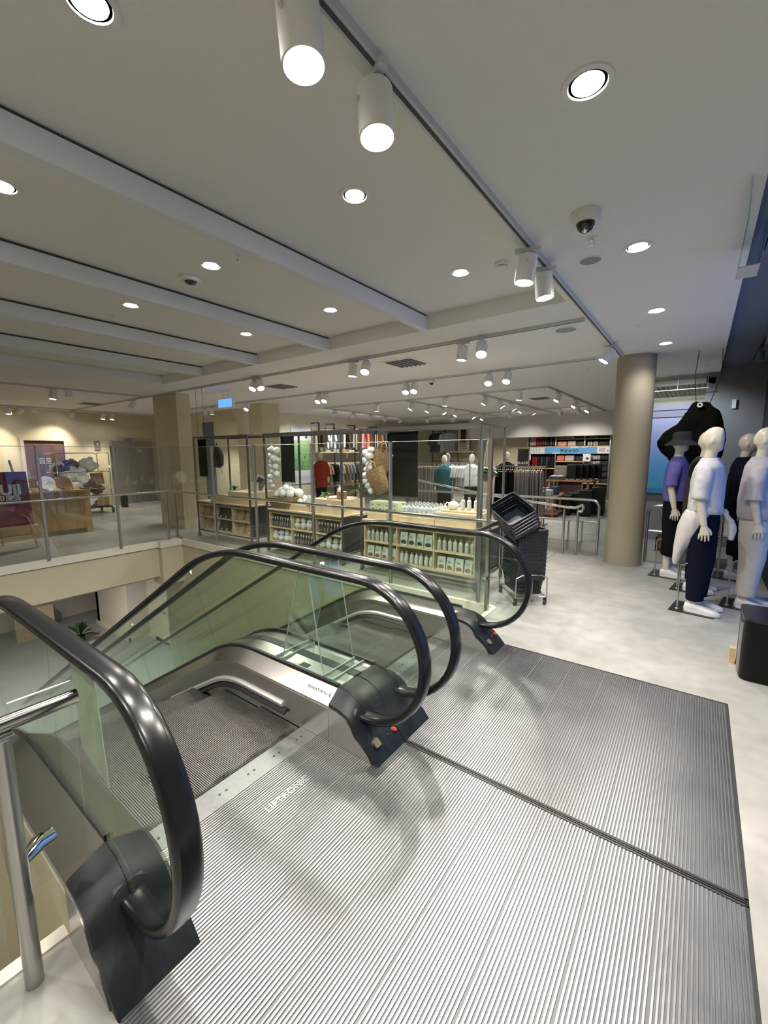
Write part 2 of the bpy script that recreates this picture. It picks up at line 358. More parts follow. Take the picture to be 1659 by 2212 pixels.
# ceiling: flat field, coffer, beams
CX0, CX1, CY0, CY1, ZC, ZH = -8.02, -1.03, -2.4, 4.03, 2.88, 3.03
mb = MB()
mb.box((-15.2, -2.8, ZC), (CX0, 16.6, ZC+.3)); mb.box((CX0, CY1, ZC), (.15, 16.6, ZC+.3)); mb.box((CX1, -2.8, ZC), (.15, CY1, ZC+.3)); mb.box((CX0, -2.8, ZC), (CX1, CY0, ZC+.3)); mb.box((CX0, CY0, ZH), (CX1, CY1, ZC+.3))
struct('ceiling', mb, M_CEIL, origin=(0, 0, ZC))
mb = MB(); mb.box((.15, -2.8, ZC+.06), (1.9, 16.6, ZC+.3)); struct('ceiling_right', mb, M_DARKCEIL, origin=(1, 5, ZC+.06))
for i, bx in enumerate((-2.41, -3.83, -5.25, -6.69)):
    mb = MB(); mb.box((bx-.075, CY0, ZC), (bx, CY1, ZH-.022)); b = struct('ceiling_beam', mb, M_BEAM)
    tag(b, ['white ceiling beam nearest the track, first from the right', 'second white ceiling beam from the right', 'third white ceiling beam from the right', 'white ceiling beam farthest to the left'][i], 'beam')
    mb = MB(); mb.box((bx-.06, CY0, ZH-.022), (bx-.015, CY1, ZH)); mb.build('shadow_gap', M_GAP, b)
mb = MB(); mb.box((CX0-.001, CY0, ZC), (CX0+.012, CY1, ZH-.02)); struct('trim_3', mb, M_BEAM)
# columns
mb = MB(); mb.lathe([(.235, 0), (.235, 2.88)], 48, (-.80, 6.88, 0)); c = struct('column_round', mb, M_COLUMN); tag(c, 'round taupe painted column beside the steel gates', 'column')
mb = MB(); mb.box((-9.92, 4.72, 0), (-8.92, 5.02, 2.88)); c = struct('column_square', mb, M_WARMWALL); tag(c, 'square sand coloured column behind the corner of the glass fence', 'column')
mb = MB(); mb.box((-9.55, 6.95, 0), (-9.0, 7.5, 2.88)); c = struct('column_square', mb, M_WARMWALL); tag(c, 'square sand coloured column behind the left trolleys', 'column')
# doors on the left wall
mb = MB(); mb.box((-15.12, 3.56, 0), (-15.05, 4.50, 2.02)); d = struct('door_1', mb, M_WALNUT)
mb = MB(); mb.box((-15.05, 3.49, 0), (-14.97, 3.57, 2.09)); mb.box((-15.05, 4.49, 0), (-14.97, 4.57, 2.09)); mb.box((-15.05, 3.57, 2.01), (-14.97, 4.49, 2.09)); mb.build('door_frame', M_PALEWALL, d)
mb = MB(); mb.box((-15.05, 3.60, .95), (-15.04, 3.65, 1.15)); mb.cyl((-15.04, 3.63, 1.0), (-14.99, 3.63, 1.0), .012); mb.cyl((-15.0, 3.63, 1.0), (-15.0, 3.76, 1.0), .012); mb.build('door_handle', M_STEELP, d)
mb = MB(); mb.box((-15.05, 3.86, 1.35), (-15.04, 4.17, 1.52)); sg = mb.build('door_sign', mat('sign_white', (.75, .78, .80), .4), d)
for i, t in enumerate(('FIRE SAFETY DOOR', 'DO NOT OBSTRUCT', 'DO NOT KEEP OPEN')): text(t, .038, M_KTEXT, (-15.038, 4.015, 1.485-.05*i), (0, 1, 0), (0, 0, 1), sg, bold=.0005)
mb = MB(); mb.box((-15.1, 5.76, 0), (-15.03, 6.40, 2.05)); d = struct('door_2', mb, M_STEELG)
mb = MB(); mb.box((-15.1, 6.41, 0), (-15.03, 7.05, 2.05)); mb.build('door_leaf', M_STEELG, d)
mb = MB(); mb.box((-15.06, 5.68, 0), (-14.98, 5.76, 2.13)); mb.box((-15.06, 7.05, 0), (-14.98, 7.12, 2.13)); mb.box((-15.06, 5.76, 2.05), (-14.98, 7.05, 2.13)); mb.build('door_frame', M_STEELP, d)
mb = MB(); mb.box((-14.99, 5.28, 1.74), (-14.975, 5.43, 2.03)); s_ = mb.build('wall_sign', mat('sign_grey', (.18, .18, .18), .5)); tag(s_, 'small grey wall sign with a white arrow beside the lift', 'sign')
mb = MB(); mb.prism([(5.32, 1.96), (5.39, 1.96), (5.355, 1.89)], 'X', -14.975, -14.970); mb.build('arrow', M_WTEXT, s_)
for k in range(1): text('LIFT', .035, M_WTEXT, (-14.972, 5.355, 1.80), (0, 1, 0), (0, 0, 1), s_)

# ================================================================== LANDING PLATES
M_PLATE = mat('ribbed_aluminium', (.34, .345, .36), .33, 1.0, nscale=2.2, namt=.10, rvar=.05)
M_PLATEG = mat('rib_groove', (.16, .16, .165), .55, .5)
M_SEAM = mat('dark_seam', (.03, .03, .03), .5)
M_COMB = mat('comb_aluminium', (.27, .275, .28), .42, 1.0, nscale=30, namt=.12, rvar=.06)
PITCH = .0131
def ribbed_panel(x0, x1, y0, y1, parent):
    mb = MB(); n = max(3, int(round((x1-x0)/PITCH))); p = (x1-x0)/n
    for k in range(n):
        a = x0+k*p; q = [(a+p*.20, 0), (a+p*.27, .0035), (a+p*.73, .0035), (a+p*.80, 0)]
        vs = [(u, y, z) for y in (y0, y1) for (u, z) in q]
        mb.add(vs, [(0, 1, 5, 4), (1, 2, 6, 5), (2, 3, 7, 6), (3, 2, 1, 0), (4, 5, 6, 7)])
    return mb.build('ribbed_panel', M_PLATE, parent)
XS = [-1.64, -1.55, -1.327, -1.105, -.885, -.662, -.44, -.215, 0.0, .255]
for i, (y0, y1) in enumerate(((.349, 1.795), (1.835, 3.310))):
    t = thing('landing_plate', ((PX0+PX1)/2, (y0+y1)/2, 0), ['ribbed metal landing plate nearest the camera, before the left escalator', 'ribbed metal landing plate beyond the seam, before the right escalator'][i], 'floor plate', 'escalator landing plates')
    mb = MB(); mb.box((PX0, y0-.008, -.06), (PX1-.004, y1+.008, -.0045)); mb.build('base', M_PLATEG, t)
    mb = MB(); mb.box((PX1-.012, y0-.008, -.01), (PX1, y1+.008, .0)); mb.box((-1.19, y0-.008, -.01), (PX1, y0-.002, .0)); mb.box((-1.19, y1+.002, -.01), (PX1, y1+.008, .0)); mb.build('edge_strip', M_SEAM, t)
    for a, b in zip(XS[:-1], XS[1:]):
        o = ribbed_panel(a+.002, b-.002, y0, y1, t); o.location.z = -.0045
    # comb: smooth strip with teeth and studs
    mb = MB(); mb.box((-1.775, y0+.24 if i == 0 else y0+.21, -.012), (-1.642, y1-.24 if i == 0 else y1-.24, -.0015))
    ya, yb = (.60, 1.52) if i == 0 else (2.09, 3.06)
    n = int((yb-ya)/.0095)
    for k in range(n):
        yy = ya+k*(yb-ya)/n
        mb.add([(-1.775, yy, -.002), (-1.775, yy+.0045, -.002), (-1.83, yy+.0035, -.014), (-1.83, yy+.001, -.014), (-1.775, yy, -.02), (-1.775, yy+.0045, -.02)], [(0, 1, 2, 3), (0, 3, 4), (1, 5, 2), (3, 2, 5, 4)])
    cb = mb.build('comb', M_COMB, t)
    mb = MB()
    for k in range(6):
        yy = ya+.06+k*(yb-ya-.12)/5
        for q in (0, .035): mb.lathe([(.006, -.004), (.006, .0005), (.003, .001)], 8, (-1.71, yy+q, 0))
    mb.build('screw', M_SEAM, cb)
    if i == 0:
        text('LIFTRONIC', .052, M_PLATE, (-1.455, 1.18, -.0008), (0, 1, 0), (-1, 0, 0), t, ext=.0004, bold=.0008)
mb = MB(); mb.box((-1.22, 1.800, -.02), (PX1, 1.830, -.008)); mb.box((-1.22, 1.8035, -.02), (PX1, 1.8065, -.001)); mb.box((-1.22, 1.813, -.02), (PX1, 1.816, -.001)); mb.box((-1.22, 1.8235, -.02), (PX1, 1.8265, -.001))
tag(mb.build('plate_joint', mat('joint_metal', (.12, .12, .12), .4, .8)), 'dark metal joint strip between the two ribbed landing plates', 'joint strip')

# ================================================================== ESCALATORS
HX, HZ, HR, BX, BR, SL = -1.37, .56, .385, -2.32, 1.6, math.radians(30)
def zc(x):                                     # handrail height above the landing line
    d = BX-x
    if d <= 0: return HZ+HR
    if d < BR*math.sin(SL): return HZ+HR-(BR-math.sqrt(BR*BR-d*d))
    return HZ+HR-BR*(1-math.cos(SL))-(d-BR*math.sin(SL))*math.tan(SL)
XEND = -8.6
def path(x_start=HX, x_end=XEND, fine=12):
    pts = [x_start]
    x = x_start
    if x_start > BX: pts.append(BX)
    for i in range(1, fine+1): pts.append(BX-BR*math.sin(SL*i/fine))
    pts = [p for p in pts if p <= x_start+1e-6]
    pts.append(x_end)
    out = []
    for p in pts:
        d = BX-p
        a = 0 if d <= 0 else (math.asin(min(1, d/BR)) if d < BR*math.sin(SL)-1e-6 else SL)
        out.append((p, zc(p), a))
    return out
def sweep(mb, prof, P, smooth=True, cap=True):      # prof: (y, drop below handrail centre)
    rings = []
    for (x, z, a) in P: rings.append([(x+math.sin(a)*dn, y, z-math.cos(a)*dn) for (y, dn) in prof])
    return mb.loft(rings, cap, smooth)
def handrail(y, parent, name='handrail'):
    pts = []                                   # centre line from the slot round the nose and down the incline
    a_list = [(-1.30, .172)] if False else []
    line = [(-1.46, .235, None), (-1.40, .185, None)]
    for (x, z) in arc(HX, HZ, HR, -96, 90, 22): line.append((x, z, None))
    for (x, z, a) in path(HX, XEND, 14)[1:]: line.append((x, z, None))
    V = [Vector((x, 0, z)) for x, z, _ in line]; rings = []
    for i, p in enumerate(V):
        t = (V[min(i+1, len(V)-1)]-V[max(i-1, 0)]).normalized(); nrm = Vector((t.z, 0, -t.x))   # outward normal
        if i > 2 and nrm.dot(p-Vector((HX, 0, HZ-.2 if p.x > HX else HZ-2))) < 0: nrm = -nrm
        if i <= 2: nrm = Vector((0, 0, -1)) if nrm.z > 0 else nrm
        ring = []
        for k in range(20):
            an = 2*PI*k/20; c, s = math.cos(an), math.sin(an)
            yy = .0405*math.copysign(abs(c)**.55, c); nn = .021*math.copysign(abs(s)**.8, s)
            ring.append(tuple(p+Vector((0, 1, 0))*yy*1.0+nrm*nn) if False else (p.x+nrm.x*nn, y+yy, p.z+nrm.z*nn))
        rings.append(ring)
    mb = MB(); mb.loft(rings, True, True); return mb.build(name, M_RUBBER, parent)
def glass_outline():
    top = arc(HX, HZ, HR-.02, -70, 90, 16)+[(x+math.sin(a)*.02, z-math.cos(a)*.02) for x, z, a in path(HX, XEND, 12)[1:]]
    bot = [(x+math.sin(a)*.70, z-math.cos(a)*.70) for x, z, a in reversed(path(-1.40, XEND, 12))]
    return top, bot
def glass_panels(y, parent):
    # split by vertical-to-rail joints into panes
    cuts = [9, -1.98, -3.1, -4.25, -5.4, -6.6, -7.8, -9]
    allp = []
    for (x, z, a) in path(HX, XEND, 14): allp.append((x, z, a))
    def interp(x):
        if x >= HX: return None
        d = BX-x; a = 0 if d <= 0 else (math.asin(min(1, d/BR)) if d < BR*math.sin(SL) else SL)
        return (x, zc(x), a)
    for j in range(len(cuts)-1):
        hi, lo = cuts[j], cuts[j+1]
        xs = [p[0] for p in allp if lo < p[0] < hi]
        P = []
        if j > 0: P.append(interp(hi-.004))
        P += [interp(x) or (x, zc(x), 0) for x in xs if (j == 0 or x < hi-.01) and x > lo+.01]
        P.append(interp(max(lo+.004, XEND)))
        P = [p for p in P if p]
        top = [(x+math.sin(a)*.018, z-math.cos(a)*.018) for x, z, a in P]; bot = [(x+math.sin(a)*.70, z-math.cos(a)*.70) for x, z, a in P]
        if j == 0:
            nose = arc(HX, HZ, HR-.018, -62, 90, 16)
            poly = nose+top+list(reversed([b for b in bot]))
            poly += [(-1.40, .235)]
        else: poly = top+list(reversed(bot))
        mb = MB(); mb.prism(poly, 'Y', y-.005, y+.005); mb.build('glass_pane', M_GLASSE, parent)
CAPX = -1.55
def cap_profile(lift=0.0):
    return [(CAPX, .238+lift), (-1.47, .230+lift*.98), (-1.425, .214+lift*.92), (-1.39, .192+lift*.82), (-1.368, .166+lift*.65), (-1.355, .138+lift*.45), (-1.345, .122+lift*.2), (-1.30, .094), (-1.245, .042), (-1.205, -.002)]
def side_profile():
    return [(CAPX-.002, .205), (-1.48, .198), (-1.43, .182), (-1.395, .155), (-1.378, .125), (-1.365, .103), (-1.325, .078), (-1.275, .036), (-1.245, -.008)]
def newel_cap(ys, lifts, parent):
    rings = []
    for y, l in zip(ys, lifts):
        q = cap_profile(l); rings.append([(x, y, z) for x, z in q]+[(CAPX, y, -.002)])
    mb = MB(); mb.loft(rings, True, True)
    return mb.build('newel_cap', M_CAP, parent)
def strip(name, m, prof, parent, x0=CAPX, x1=XEND, fine=14):
    mb = MB(); sweep(mb, prof, path(x0, x1, fine)); return mb.build(name, m, parent)
def balustrade(kind, yA, yB, yg, label, plate=None):
    """kind: side with steps at +y ('L'), at -y ('R') or both ('D')"""
    t = thing('escalator_balustrade', (-1.4, (yA+yB)/2, 0), label, 'escalator balustrade', 'escalator balustrades')
    for g in yg: glass_panels(g, t); handrail(g, t)
    # decking in brushed steel, following the rail
    if kind == 'D':
        strip('inner_deck', M_STEEL, [(yA, .735), (yA, .76), (yg[0]-.008, .70), (yg[0]-.008, .665)], t)
        strip('inner_deck', M_STEEL, [(yB, .735), (yB, .76), (yg[1]+.008, .70), (yg[1]+.008, .665)], t)
        ym = (yg[0]+yg[1])/2
        strip('centre_deck', M_STEEL, [(yg[0]+.010, .665), (yg[0]+.010, .72), (ym-.032, .72), (ym-.032, .655)], t)
        strip('centre_deck', M_STEEL, [(ym+.032, .655), (ym+.032, .72), (yg[1]-.010, .72), (yg[1]-.010, .665)], t)
        strip('cover_strip', M_CAP, [(ym-.031, .652), (ym-.031, .70), (ym+.031, .70), (ym+.031, .652)], t)
        for g in yg: strip('glass_channel', M_BLACK, [(g-.0095, .645), (g-.0095, .72), (g+.0095, .72), (g+.0095, .645)], t)
        newel_cap([yA, yA+.02, yg[0]-.01, ym-.002, ym+.002, yg[1]+.01, yB-.02, yB], [-.012, 0, .05, .045, .045, .05, 0, -.012], t)
        mb = MB(); mb.tube([(x, ym, z+.002) for x, z in cap_profile(.045)], .003, 6); mb.build('cap_joint', M_BLACK, t)
    else:
        strip('inner_deck', M_STEEL, [(yA, .735), (yA, .76), (yg[0]-.008, .70), (yg[0]-.008, .665)], t)
        strip('outer_deck', M_STEEL, [(yg[0]+.008, .665), (yg[0]+.008, .70), (yB, .76), (yB, .735)], t)
        strip('glass_channel', M_BLACK, [(yg[0]-.0095, .645), (yg[0]-.0095, .72), (yg[0]+.0095, .72), (yg[0]+.0095, .645)], t)
        newel_cap([yA, yA+.02, yg[0]-.01, yg[0]+.01, yB-.02, yB], [-.012, 0, .04, .04, 0, -.012], t)
    sides = {'L': [(yB, -1)], 'R': [(yA, 1)], 'D': [(yA, 1), (yB, -1)]}[kind]
    for (ys, s) in sides:                      # skirt, deflector, guard light
        # skirt runs under the cap to the nose as well
        mb = MB(); sweep(mb, [(ys-s*.004, .748), (ys-s*.004, 1.22), (ys+s*.012, 1.22), (ys+s*.012, .748)], path(CAPX, XEND, 14))
        mb.prism([(CAPX-.002, -.01)]+side_profile(), 'Y', ys-s*.004, ys+s*.010); mb.build('skirt_panel', M_STEEL, t)
        mb = MB(); sweep(mb, [(ys-s*.012, .842), (ys-s*.022, .852), (ys-s*.018, .872), (ys+s*.004, .872), (ys+s*.004, .842)], path(-1.93, XEND, 14)); mb.build('deflector_rail', mat('bright_aluminium', (.86, .86, .86), .38, .75), t)
        mb = MB(); sweep(mb, [(ys-s*.004, .872), (ys-s*.030, .900), (ys-s*.026, .910), (ys+s*.004, .895)], path(-1.90, XEND, 14)); mb.build('deflector_brush', M_BLACK, t)
        mb = MB()
        ring = [(-1.665+.05*math.copysign(1, math.cos(a))*.6+.012*math.cos(a)*1.4, .085+.016*math.sin(a)) for a in [2*PI*k/24 for k in range(24)]]
        mb.prism(ring, 'Y', ys-s*.001, ys+s*.006); mb.build('guard_sensor', mat('sensor_window', (.42, .37, .30), .4), t)
    outer = {'L': [(yA, 1)], 'R': [(yB, -1)], 'D': []}[kind]
    for (ys, s) in outer:
        mb = MB(); sweep(mb, [(ys-s*.002, .775), (ys-s*.002, 1.95), (ys+s*.03, 1.95), (ys+s*.03, .775)], path(CAPX, XEND, 14)); mb.build('truss_cladding', M_FASCIA, t)
        mb = MB(); mb.prism([(CAPX-.002, -.0)]+side_profile(), 'Y', ys-s*.004, ys+s*.010); mb.build('side_plate', M_STEELG, t)
    for g in yg: mb = MB(); mb.tube([(x, g, z-.003) for x, z in cap_profile(.05 if kind == 'D' else .04)[:5]], .008, 8); mb.build('glass_gasket', M_BLACK, t)
    for g in yg:                               # rubber inlet collar where the rail enters the cap
        mb = MB(); mb.lathe([(.040, -.03), (.060, -.022), (.062, .0), (.052, .010), (.040, .006)], 20, M=Matrix.Rotation(PI/2-.35, 4, 'Y')); mb.v = [(x*1.0-1.385, y*1.15+g, z*.85+.182) for x, y, z in mb.v]
        mb.build('rail_inlet', M_BLACK, t)
    return t
# near single balustrade, double balustrade, far single balustrade
B1 = balustrade('L', .34, .59, [.465], 'near left escalator balustrade with the big black handrail, closest to the camera')
B2 = balustrade('D', 1.56, 2.07, [1.65, 1.975], 'double escalator balustrade in the middle, carrying two handrails and an acrylic guard')
B3 = balustrade('R', 3.08, 3.32, [3.20], 'far escalator balustrade in front of the shopping baskets')
# button panel and speaker grille on the noses
def nose_kit(t, yg_, yb, yz, fb=.78):
    q0, q1 = Vector((-1.345, 0, .122)), Vector((-1.245, 0, .042)); d = (q1-q0).normalized(); n = Vector((-d.z, 0, d.x)); n = n if n.z > 0 else -n
    def disc(name, y, f, r, m, h=.008, sq=False):
        p = q0.lerp(q1, f)+Vector((0, y, 0)); mb = MB()
        R = Matrix((d, Vector((0, 1, 0)), n)).transposed().to_4x4(); R.translation = p
        if sq: mb.box((-r, -r, 0), (r, r, h), R)
        else: mb.lathe([(r, -.004), (r, h*.7), (r*.8, h)], 20, M=R)
        return mb.build(name, m, t), R
    o, R = disc('speaker_ring', yg_, .72, .031, M_BLACK, .012)
    mb = MB()
    for i in range(8):
        for j in range(8): mb.box((-.021+i*.0053, -.021+j*.0053, .012), (-.0172+i*.0053, -.0172+j*.0053, .0155), R)
    mb.build('speaker_grille', mat('brass_grille', (.55, .47, .30), .35, .6), o)
    o, _ = disc('button_bezel', yb, fb, .019, M_BLACK, .007); q, _ = disc('stop_button', yb, fb, .014, M_RED, .014)
    tag(q, 'red stop button')
    disc('key_switch', yz, fb-.02, .009, M_STEELP, .009)
nose_kit(B2, 1.628, 1.784, 1.732)
nose_kit(B3, 3.133, 3.288, 3.234, .58)
# name plates on the decks
def name_plate(t, txt, y0, y1, x, dn):
    # lies on the inner deck that slopes up to the glass
    z0, z1 = HZ+HR-.735, HZ+HR-.665
    up = Vector((0, y1-y0, z1-z0)).normalized() if y1 > y0 else Vector((0, y0-y1, z0-z1)).normalized()
    r = Vector((1, 0, 0)); n = r.cross(up); c = Vector((x, (y0+y1)/2, (z0+z1)/2+.0015))
    R = Matrix((r, up, n)).transposed().to_4x4(); R.translation = c
    mb = MB(); mb.box((-.088, -.014, -.001), (.088, .014, .0025), R); p = mb.build('name_plate', M_WHITE, t)
    text(txt, .022, M_KTEXT, c+n*.003, r, up, p, ext=.0006, bold=.0004)
name_plate(B2, 'ESCALATOR No. 2', 1.56, 1.642, -1.665, 0)
mb = MB(); mb.box((-1.62, 3.10, .262), (-1.56, 3.14, .266)); mb.build('name_plate', M_WHITE, B3)
# control plate and acrylic guard on the middle deck
zt = HZ+HR-.665
mb = MB(); mb.box((-2.06, 1.668, zt-.01), (-1.56, 1.782, zt+.004)); mb.box((-2.06, 1.846, zt-.01), (-1.56, 1.957, zt+.004)); mb.build('access_plate', mat('pale_steel', (.74, .76, .75), .25, .9), B2)
mb = MB(); mb.box((-1.93, 1.69, zt+.003), (-1.86, 1.745, zt+.006)); mb.build('display_window', mat('lcd', (.05, .07, .06), .15), B2)
g = thing('acrylic_guard', (-1.85, 1.81, zt), 'clear acrylic anti-climb guard standing on the steel deck between the two middle handrails', 'acrylic guard')
for (xa, xb) in ((-2.13, -2.06), (-1.70, -1.62)):
    mb = MB(); mb.box((xa, 1.668, zt+.005), (xb, 1.957, zt+.017)); mb.build('foot_block', M_ACRYL, g)
    for xx in (xa, xb-.006): mb = MB(); mb.box((xx, 1.668, zt+.005), (xx+.006, 1.957, zt+.019)); mb.build('foot_edge', M_ACRYLE, g)
for (xb_, xt) in ((-2.07, -1.885), (-1.705, -1.815)):
    mb = MB(); vs = []
    for dx in (0, .008): vs += [(xb_+dx, 1.675, zt+.017), (xb_+dx, 1.945, zt+.017), (xt+dx, 1.945, .925), (xt+dx, 1.675, .925)]
    mb.add(vs, [(0, 1, 2, 3), (7, 6, 5, 4), (0, 4, 5, 1), (1, 5, 6, 2), (2, 6, 7, 3), (3, 7, 4, 0)]); p = mb.build('guard_sheet', M_ACRYL, g)
    mb = MB()
    for yy in (1.675, 1.945): mb.tube([(xb_+.004, yy, zt+.017), (xt+.004, yy, .925)], .0035, 6)
    mb.build('polished_edge', M_ACRYLE, p)
mb = MB(); mb.tube([(-1.885, 1.68, .93), (-1.85, 1.68, .955), (-1.815, 1.68, .93)], .004, 6); mb.tube([(-1.885, 1.94, .93), (-1.85, 1.94, .955), (-1.815, 1.94, .93)], .004, 6); mb.box((-1.885, 1.675, .926), (-1.80, 1.945, .932)); mb.build('top_bridge', M_ACRYL, g)
# greenish notice film on the near glass
mb = MB(); mb.prism([(-1.75, .885), (-1.53, .875), (-1.50, .50), (-1.72, .545)], 'Y', .471, .474)
tag(mb.build('notice_film', mat('pale_green_film', (.62, .74, .52), .4, nscale=30, namt=.12)), 'pale green notice film stuck on the near escalator glass', 'notice')
# steps
def step_mesh(y0, y1):
    mb = MB(); n = 104; p = (y1-y0)/n; L = .398
    for k in range(n):
        a = y0+k*p; prof = [(a, -.013), (a+p*.42, -.013), (a+p*.46, 0), (a+p*.96, 0), (a+p, -.013)]
        rings = [[(x, y, z-dz) for y, z in prof] for x, dz in ((0, 0), (-L+.012, 0), (-L, .012), (-L+.02, .26))]
        m_ = len(prof)
        vs = [v for r in rings for v in r]; fs = []
        for i in range(3):
            for j in range(m_-1): fs.append((i*m_+j, i*m_+j+1, (i+1)*m_+j+1, (i+1)*m_+j))
        mb.add(vs, fs)
    return mb
M_STEP = mat('step_aluminium', (.24, .235, .23), .42, .85, nscale=20, namt=.1)
M_STEPB = mat('step_body', (.02, .02, .02), .7, .3)
for i, (y0, y1) in enumerate(((.60, 1.55), (2.08, 3.07))):
    lab = ['grooved metal step on the left escalator, between near and middle balustrades', 'grooved metal step on the right escalator, between middle and far balustrades'][i]
    proto = thing('escalator_step', (-1.775, y0, -.014), lab, 'escalator step', ['steps of the left escalator', 'steps of the right escalator'][i])
    step_mesh(0, y1-y0).build('tread', M_STEP, proto, world=False)
    mb = MB(); mb.box((-.385, 0, -.035), (0, y1-y0, -.0125)); mb.build('body', M_STEPB, proto, world=False)
    for k in range(1, 17):
        x = -1.775-.398*k
        dup(proto, (x, y0, zc(x-.398)-(HZ+HR)-.014))
# dark drip tray under the steps so the pit is closed
mb = MB()
for (y0, y1) in ((.60, 1.55), (2.08, 3.07)): sweep(mb, [(y0, 1.30), (y0, 1.34), (y1, 1.34), (y1, 1.30)], path(-1.62, XEND, 8))
tag(mb.build('escalator_truss', M_BLACK), 'dark truss under the moving steps of both escalators', 'escalator truss')

# ================================================================== GLASS FENCES
def post(x, y, parent, h=1.74, r=.021, name='post'):
    mb = MB(); mb.box((x-r, y-.012, 0), (x+r, y+.012, h)); mb.tube([(x, y-.012, .0), (x, y-.012, h)], r*.75, 8); return mb.build(name, M_STEELG, parent, bevel=0)
def pane(a, b, z0, z1, parent, th=.006, name='glass_pane'):
    (x0, y0), (x1, y1) = a, b; d = Vector((x1-x0, y1-y0, 0)).normalized(); n = Vector((-d.y, d.x, 0))*th
    mb = MB(); vs = []
    for z in (z0, z1): vs += [(x0+n.x, y0+n.y, z), (x1+n.x, y1+n.y, z), (x1-n.x, y1-n.y, z), (x0-n.x, y0-n.y, z)]
    mb.add(vs, [(0, 1, 2, 3), (4, 5, 6, 7), (0, 1, 5, 4), (1, 2, 6, 5), (2, 3, 7, 6), (3, 0, 4, 7)]); o = mb.build(name, M_GLASS, parent)
    mb = MB(); mb.tube([(x0, y0, z1+.001), (x1, y1, z1+.001)], .0035, 6); mb.build('glass_edge', M_ACRYLE, o); return o
f = thing('glass_fence', (-7.95, 2, 0), 'tall glass fence with steel posts along the left edge of the escalator opening', 'glass fence', 'glass fences around the opening')
ys = [-1.1, -.05, .99, 2.03, 3.05, 3.88]
for y in ys: post(-7.93, y, f)
for a, b in zip(ys[:-1], ys[1:]): pane((-7.93, a+.03), (-7.93, b-.03), .03, 1.73, f)
mb = MB(); mb.tube([(-7.86, -2.4, .93), (-7.86, 3.98, .93), (-7.80, 4.03, .93)], .019, 12); mb.build('handrail', M_STEELP, f)
f = thing('glass_fence', (-4.8, 4.1, 0), 'tall glass fence with steel posts in front of the display trolleys', 'glass fence', 'glass fences around the opening')
xs = [-8.05, -6.70, -5.54, -4.27, -2.95, -1.80]
for x in xs:
    mb = MB(); mb.box((x-.021, 4.088, 0), (x+.021, 4.112, 1.735)); mb.tube([(x, 4.088, 0), (x, 4.088, 1.735)], .0155, 8); mb.build('post', M_STEELG, f)
for a, b in zip(xs[:-1], xs[1:]): pane((a+.03, 4.1), (b-.03, 4.1), .03, 1.73, f)
mb = MB(); mb.tube([(-8.0, 4.03, .91), (-1.60, 4.03, .91), (-1.565, 4.02, .91), (-1.555, 3.99, .91), (-1.555, 3.42, .91)], .019, 12); mb.build('handrail', M_STEELP, f)
mb = MB()
for x in xs[1:]: mb.tube([(x, 4.085, .80), (x, 4.03, .82), (x, 4.03, .895)], .005, 6)
mb.build('rail_bracket', M_STEELG, f)
f = thing('glass_fence', (-1.65, 3.9, 0), 'narrow glass return panel with steel post beside the far handrail', 'glass fence', 'glass fences around the opening')
mb = MB(); mb.box((-1.652, 3.918, 0), (-1.618, 3.962, 1.735)); mb.build('post', M_STEELG, f)
pane((-1.78, 4.08), (-1.65, 3.96), .03, 1.73, f)
pane((-1.61, 3.80), (-1.61, 3.42), .24, .90, f)
def clamp(x, y, z, parent, d):
    mb = MB(); mb.tube([(x, y, z), (x+d[0]*.05, y+d[1]*.05, z)], [.024, .026], 14); mb.box((x-.012, y-.012, z-.028), (x+.012, y+.012, z+.028)); return mb.build('glass_clamp', M_CHROME, parent)
clamp(-1.62, 3.90, .80, f, (0, -1.6)); clamp(-1.62, 3.90, .36, f, (0, -1.6))
f = thing('glass_fence', (-1.55, .23, 0), 'near steel post with polished rail end and small glass filler pane, lower left', 'glass fence', 'glass fences around the opening')
mb = MB(); mb.tube([(-1.515, .23, 0), (-1.515, .23, .81)], .0235, 20); mb.build('post', M_STEELG, f)
mb = MB(); mb.tube([(-1.55, -1.8, .835), (-1.55, .425, .835)], .0235, 20); mb.build('handrail', M_STEELP, f)
pane((-1.572, .262), (-1.572, .418), .255, .88, f, .005); pane((-1.572, -1.7), (-1.572, .19), .02, .88, f, .005)
mb = MB(); mb.tube([(-1.53, .24, .40), (-1.56, .285, .405), (-1.572, .325, .40)], [.018, .026, .024], 14); mb.build('glass_clamp', M_CHROME, f)
mb = MB(); mb.box((-1.56, .20, .795), (-1.50, .26, .815)); mb.build('rail_bracket', M_CHROME, f)

# ================================================================== CEILING TRACKS AND LAMPS
def track(pts, label, w_=.020, h=.030, slot=True):
    o = None; mb = MB(); sb = MB()
    for (x0, y0), (x1, y1) in zip(pts[:-1], pts[1:]):
        d = Vector((x1-x0, y1-y0, 0)).normalized(); n = Vector((-d.y, d.x, 0))
        def bx(m_, ww, z0, z1):
            vs = []
            for z in (z0, z1):
                for (px, py, s) in ((x0, y0, 1), (x1, y1, 1), (x1, y1, -1), (x0, y0, -1)): vs.append((px+n.x*ww*s, py+n.y*ww*s, z))
            m_.add(vs, [(0, 1, 2, 3), (4, 5, 6, 7), (0, 1, 5, 4), (1, 2, 6, 5), (2, 3, 7, 6), (3, 0, 4, 7)])
        bx(mb, w_, ZC-h, ZC); bx(sb, w_*.38, ZC-h-.002, ZC-h+.004)
    o = mb.build('lighting_track', M_WHITEG); tag(o, label, 'lighting track'); sb.build('slot', M_GAP, o); return o
track([(-.95, -.3), (-.95, 6.62)], 'long light track overhead running away to the round column')
track([(-14.3, 4.6), (-1.0, 4.6)], 'light track running crosswise just behind the ceiling beams')
track([(-9.95, -1.5), (-9.95, 4.6)], 'light track at the far left ending at the crosswise track')
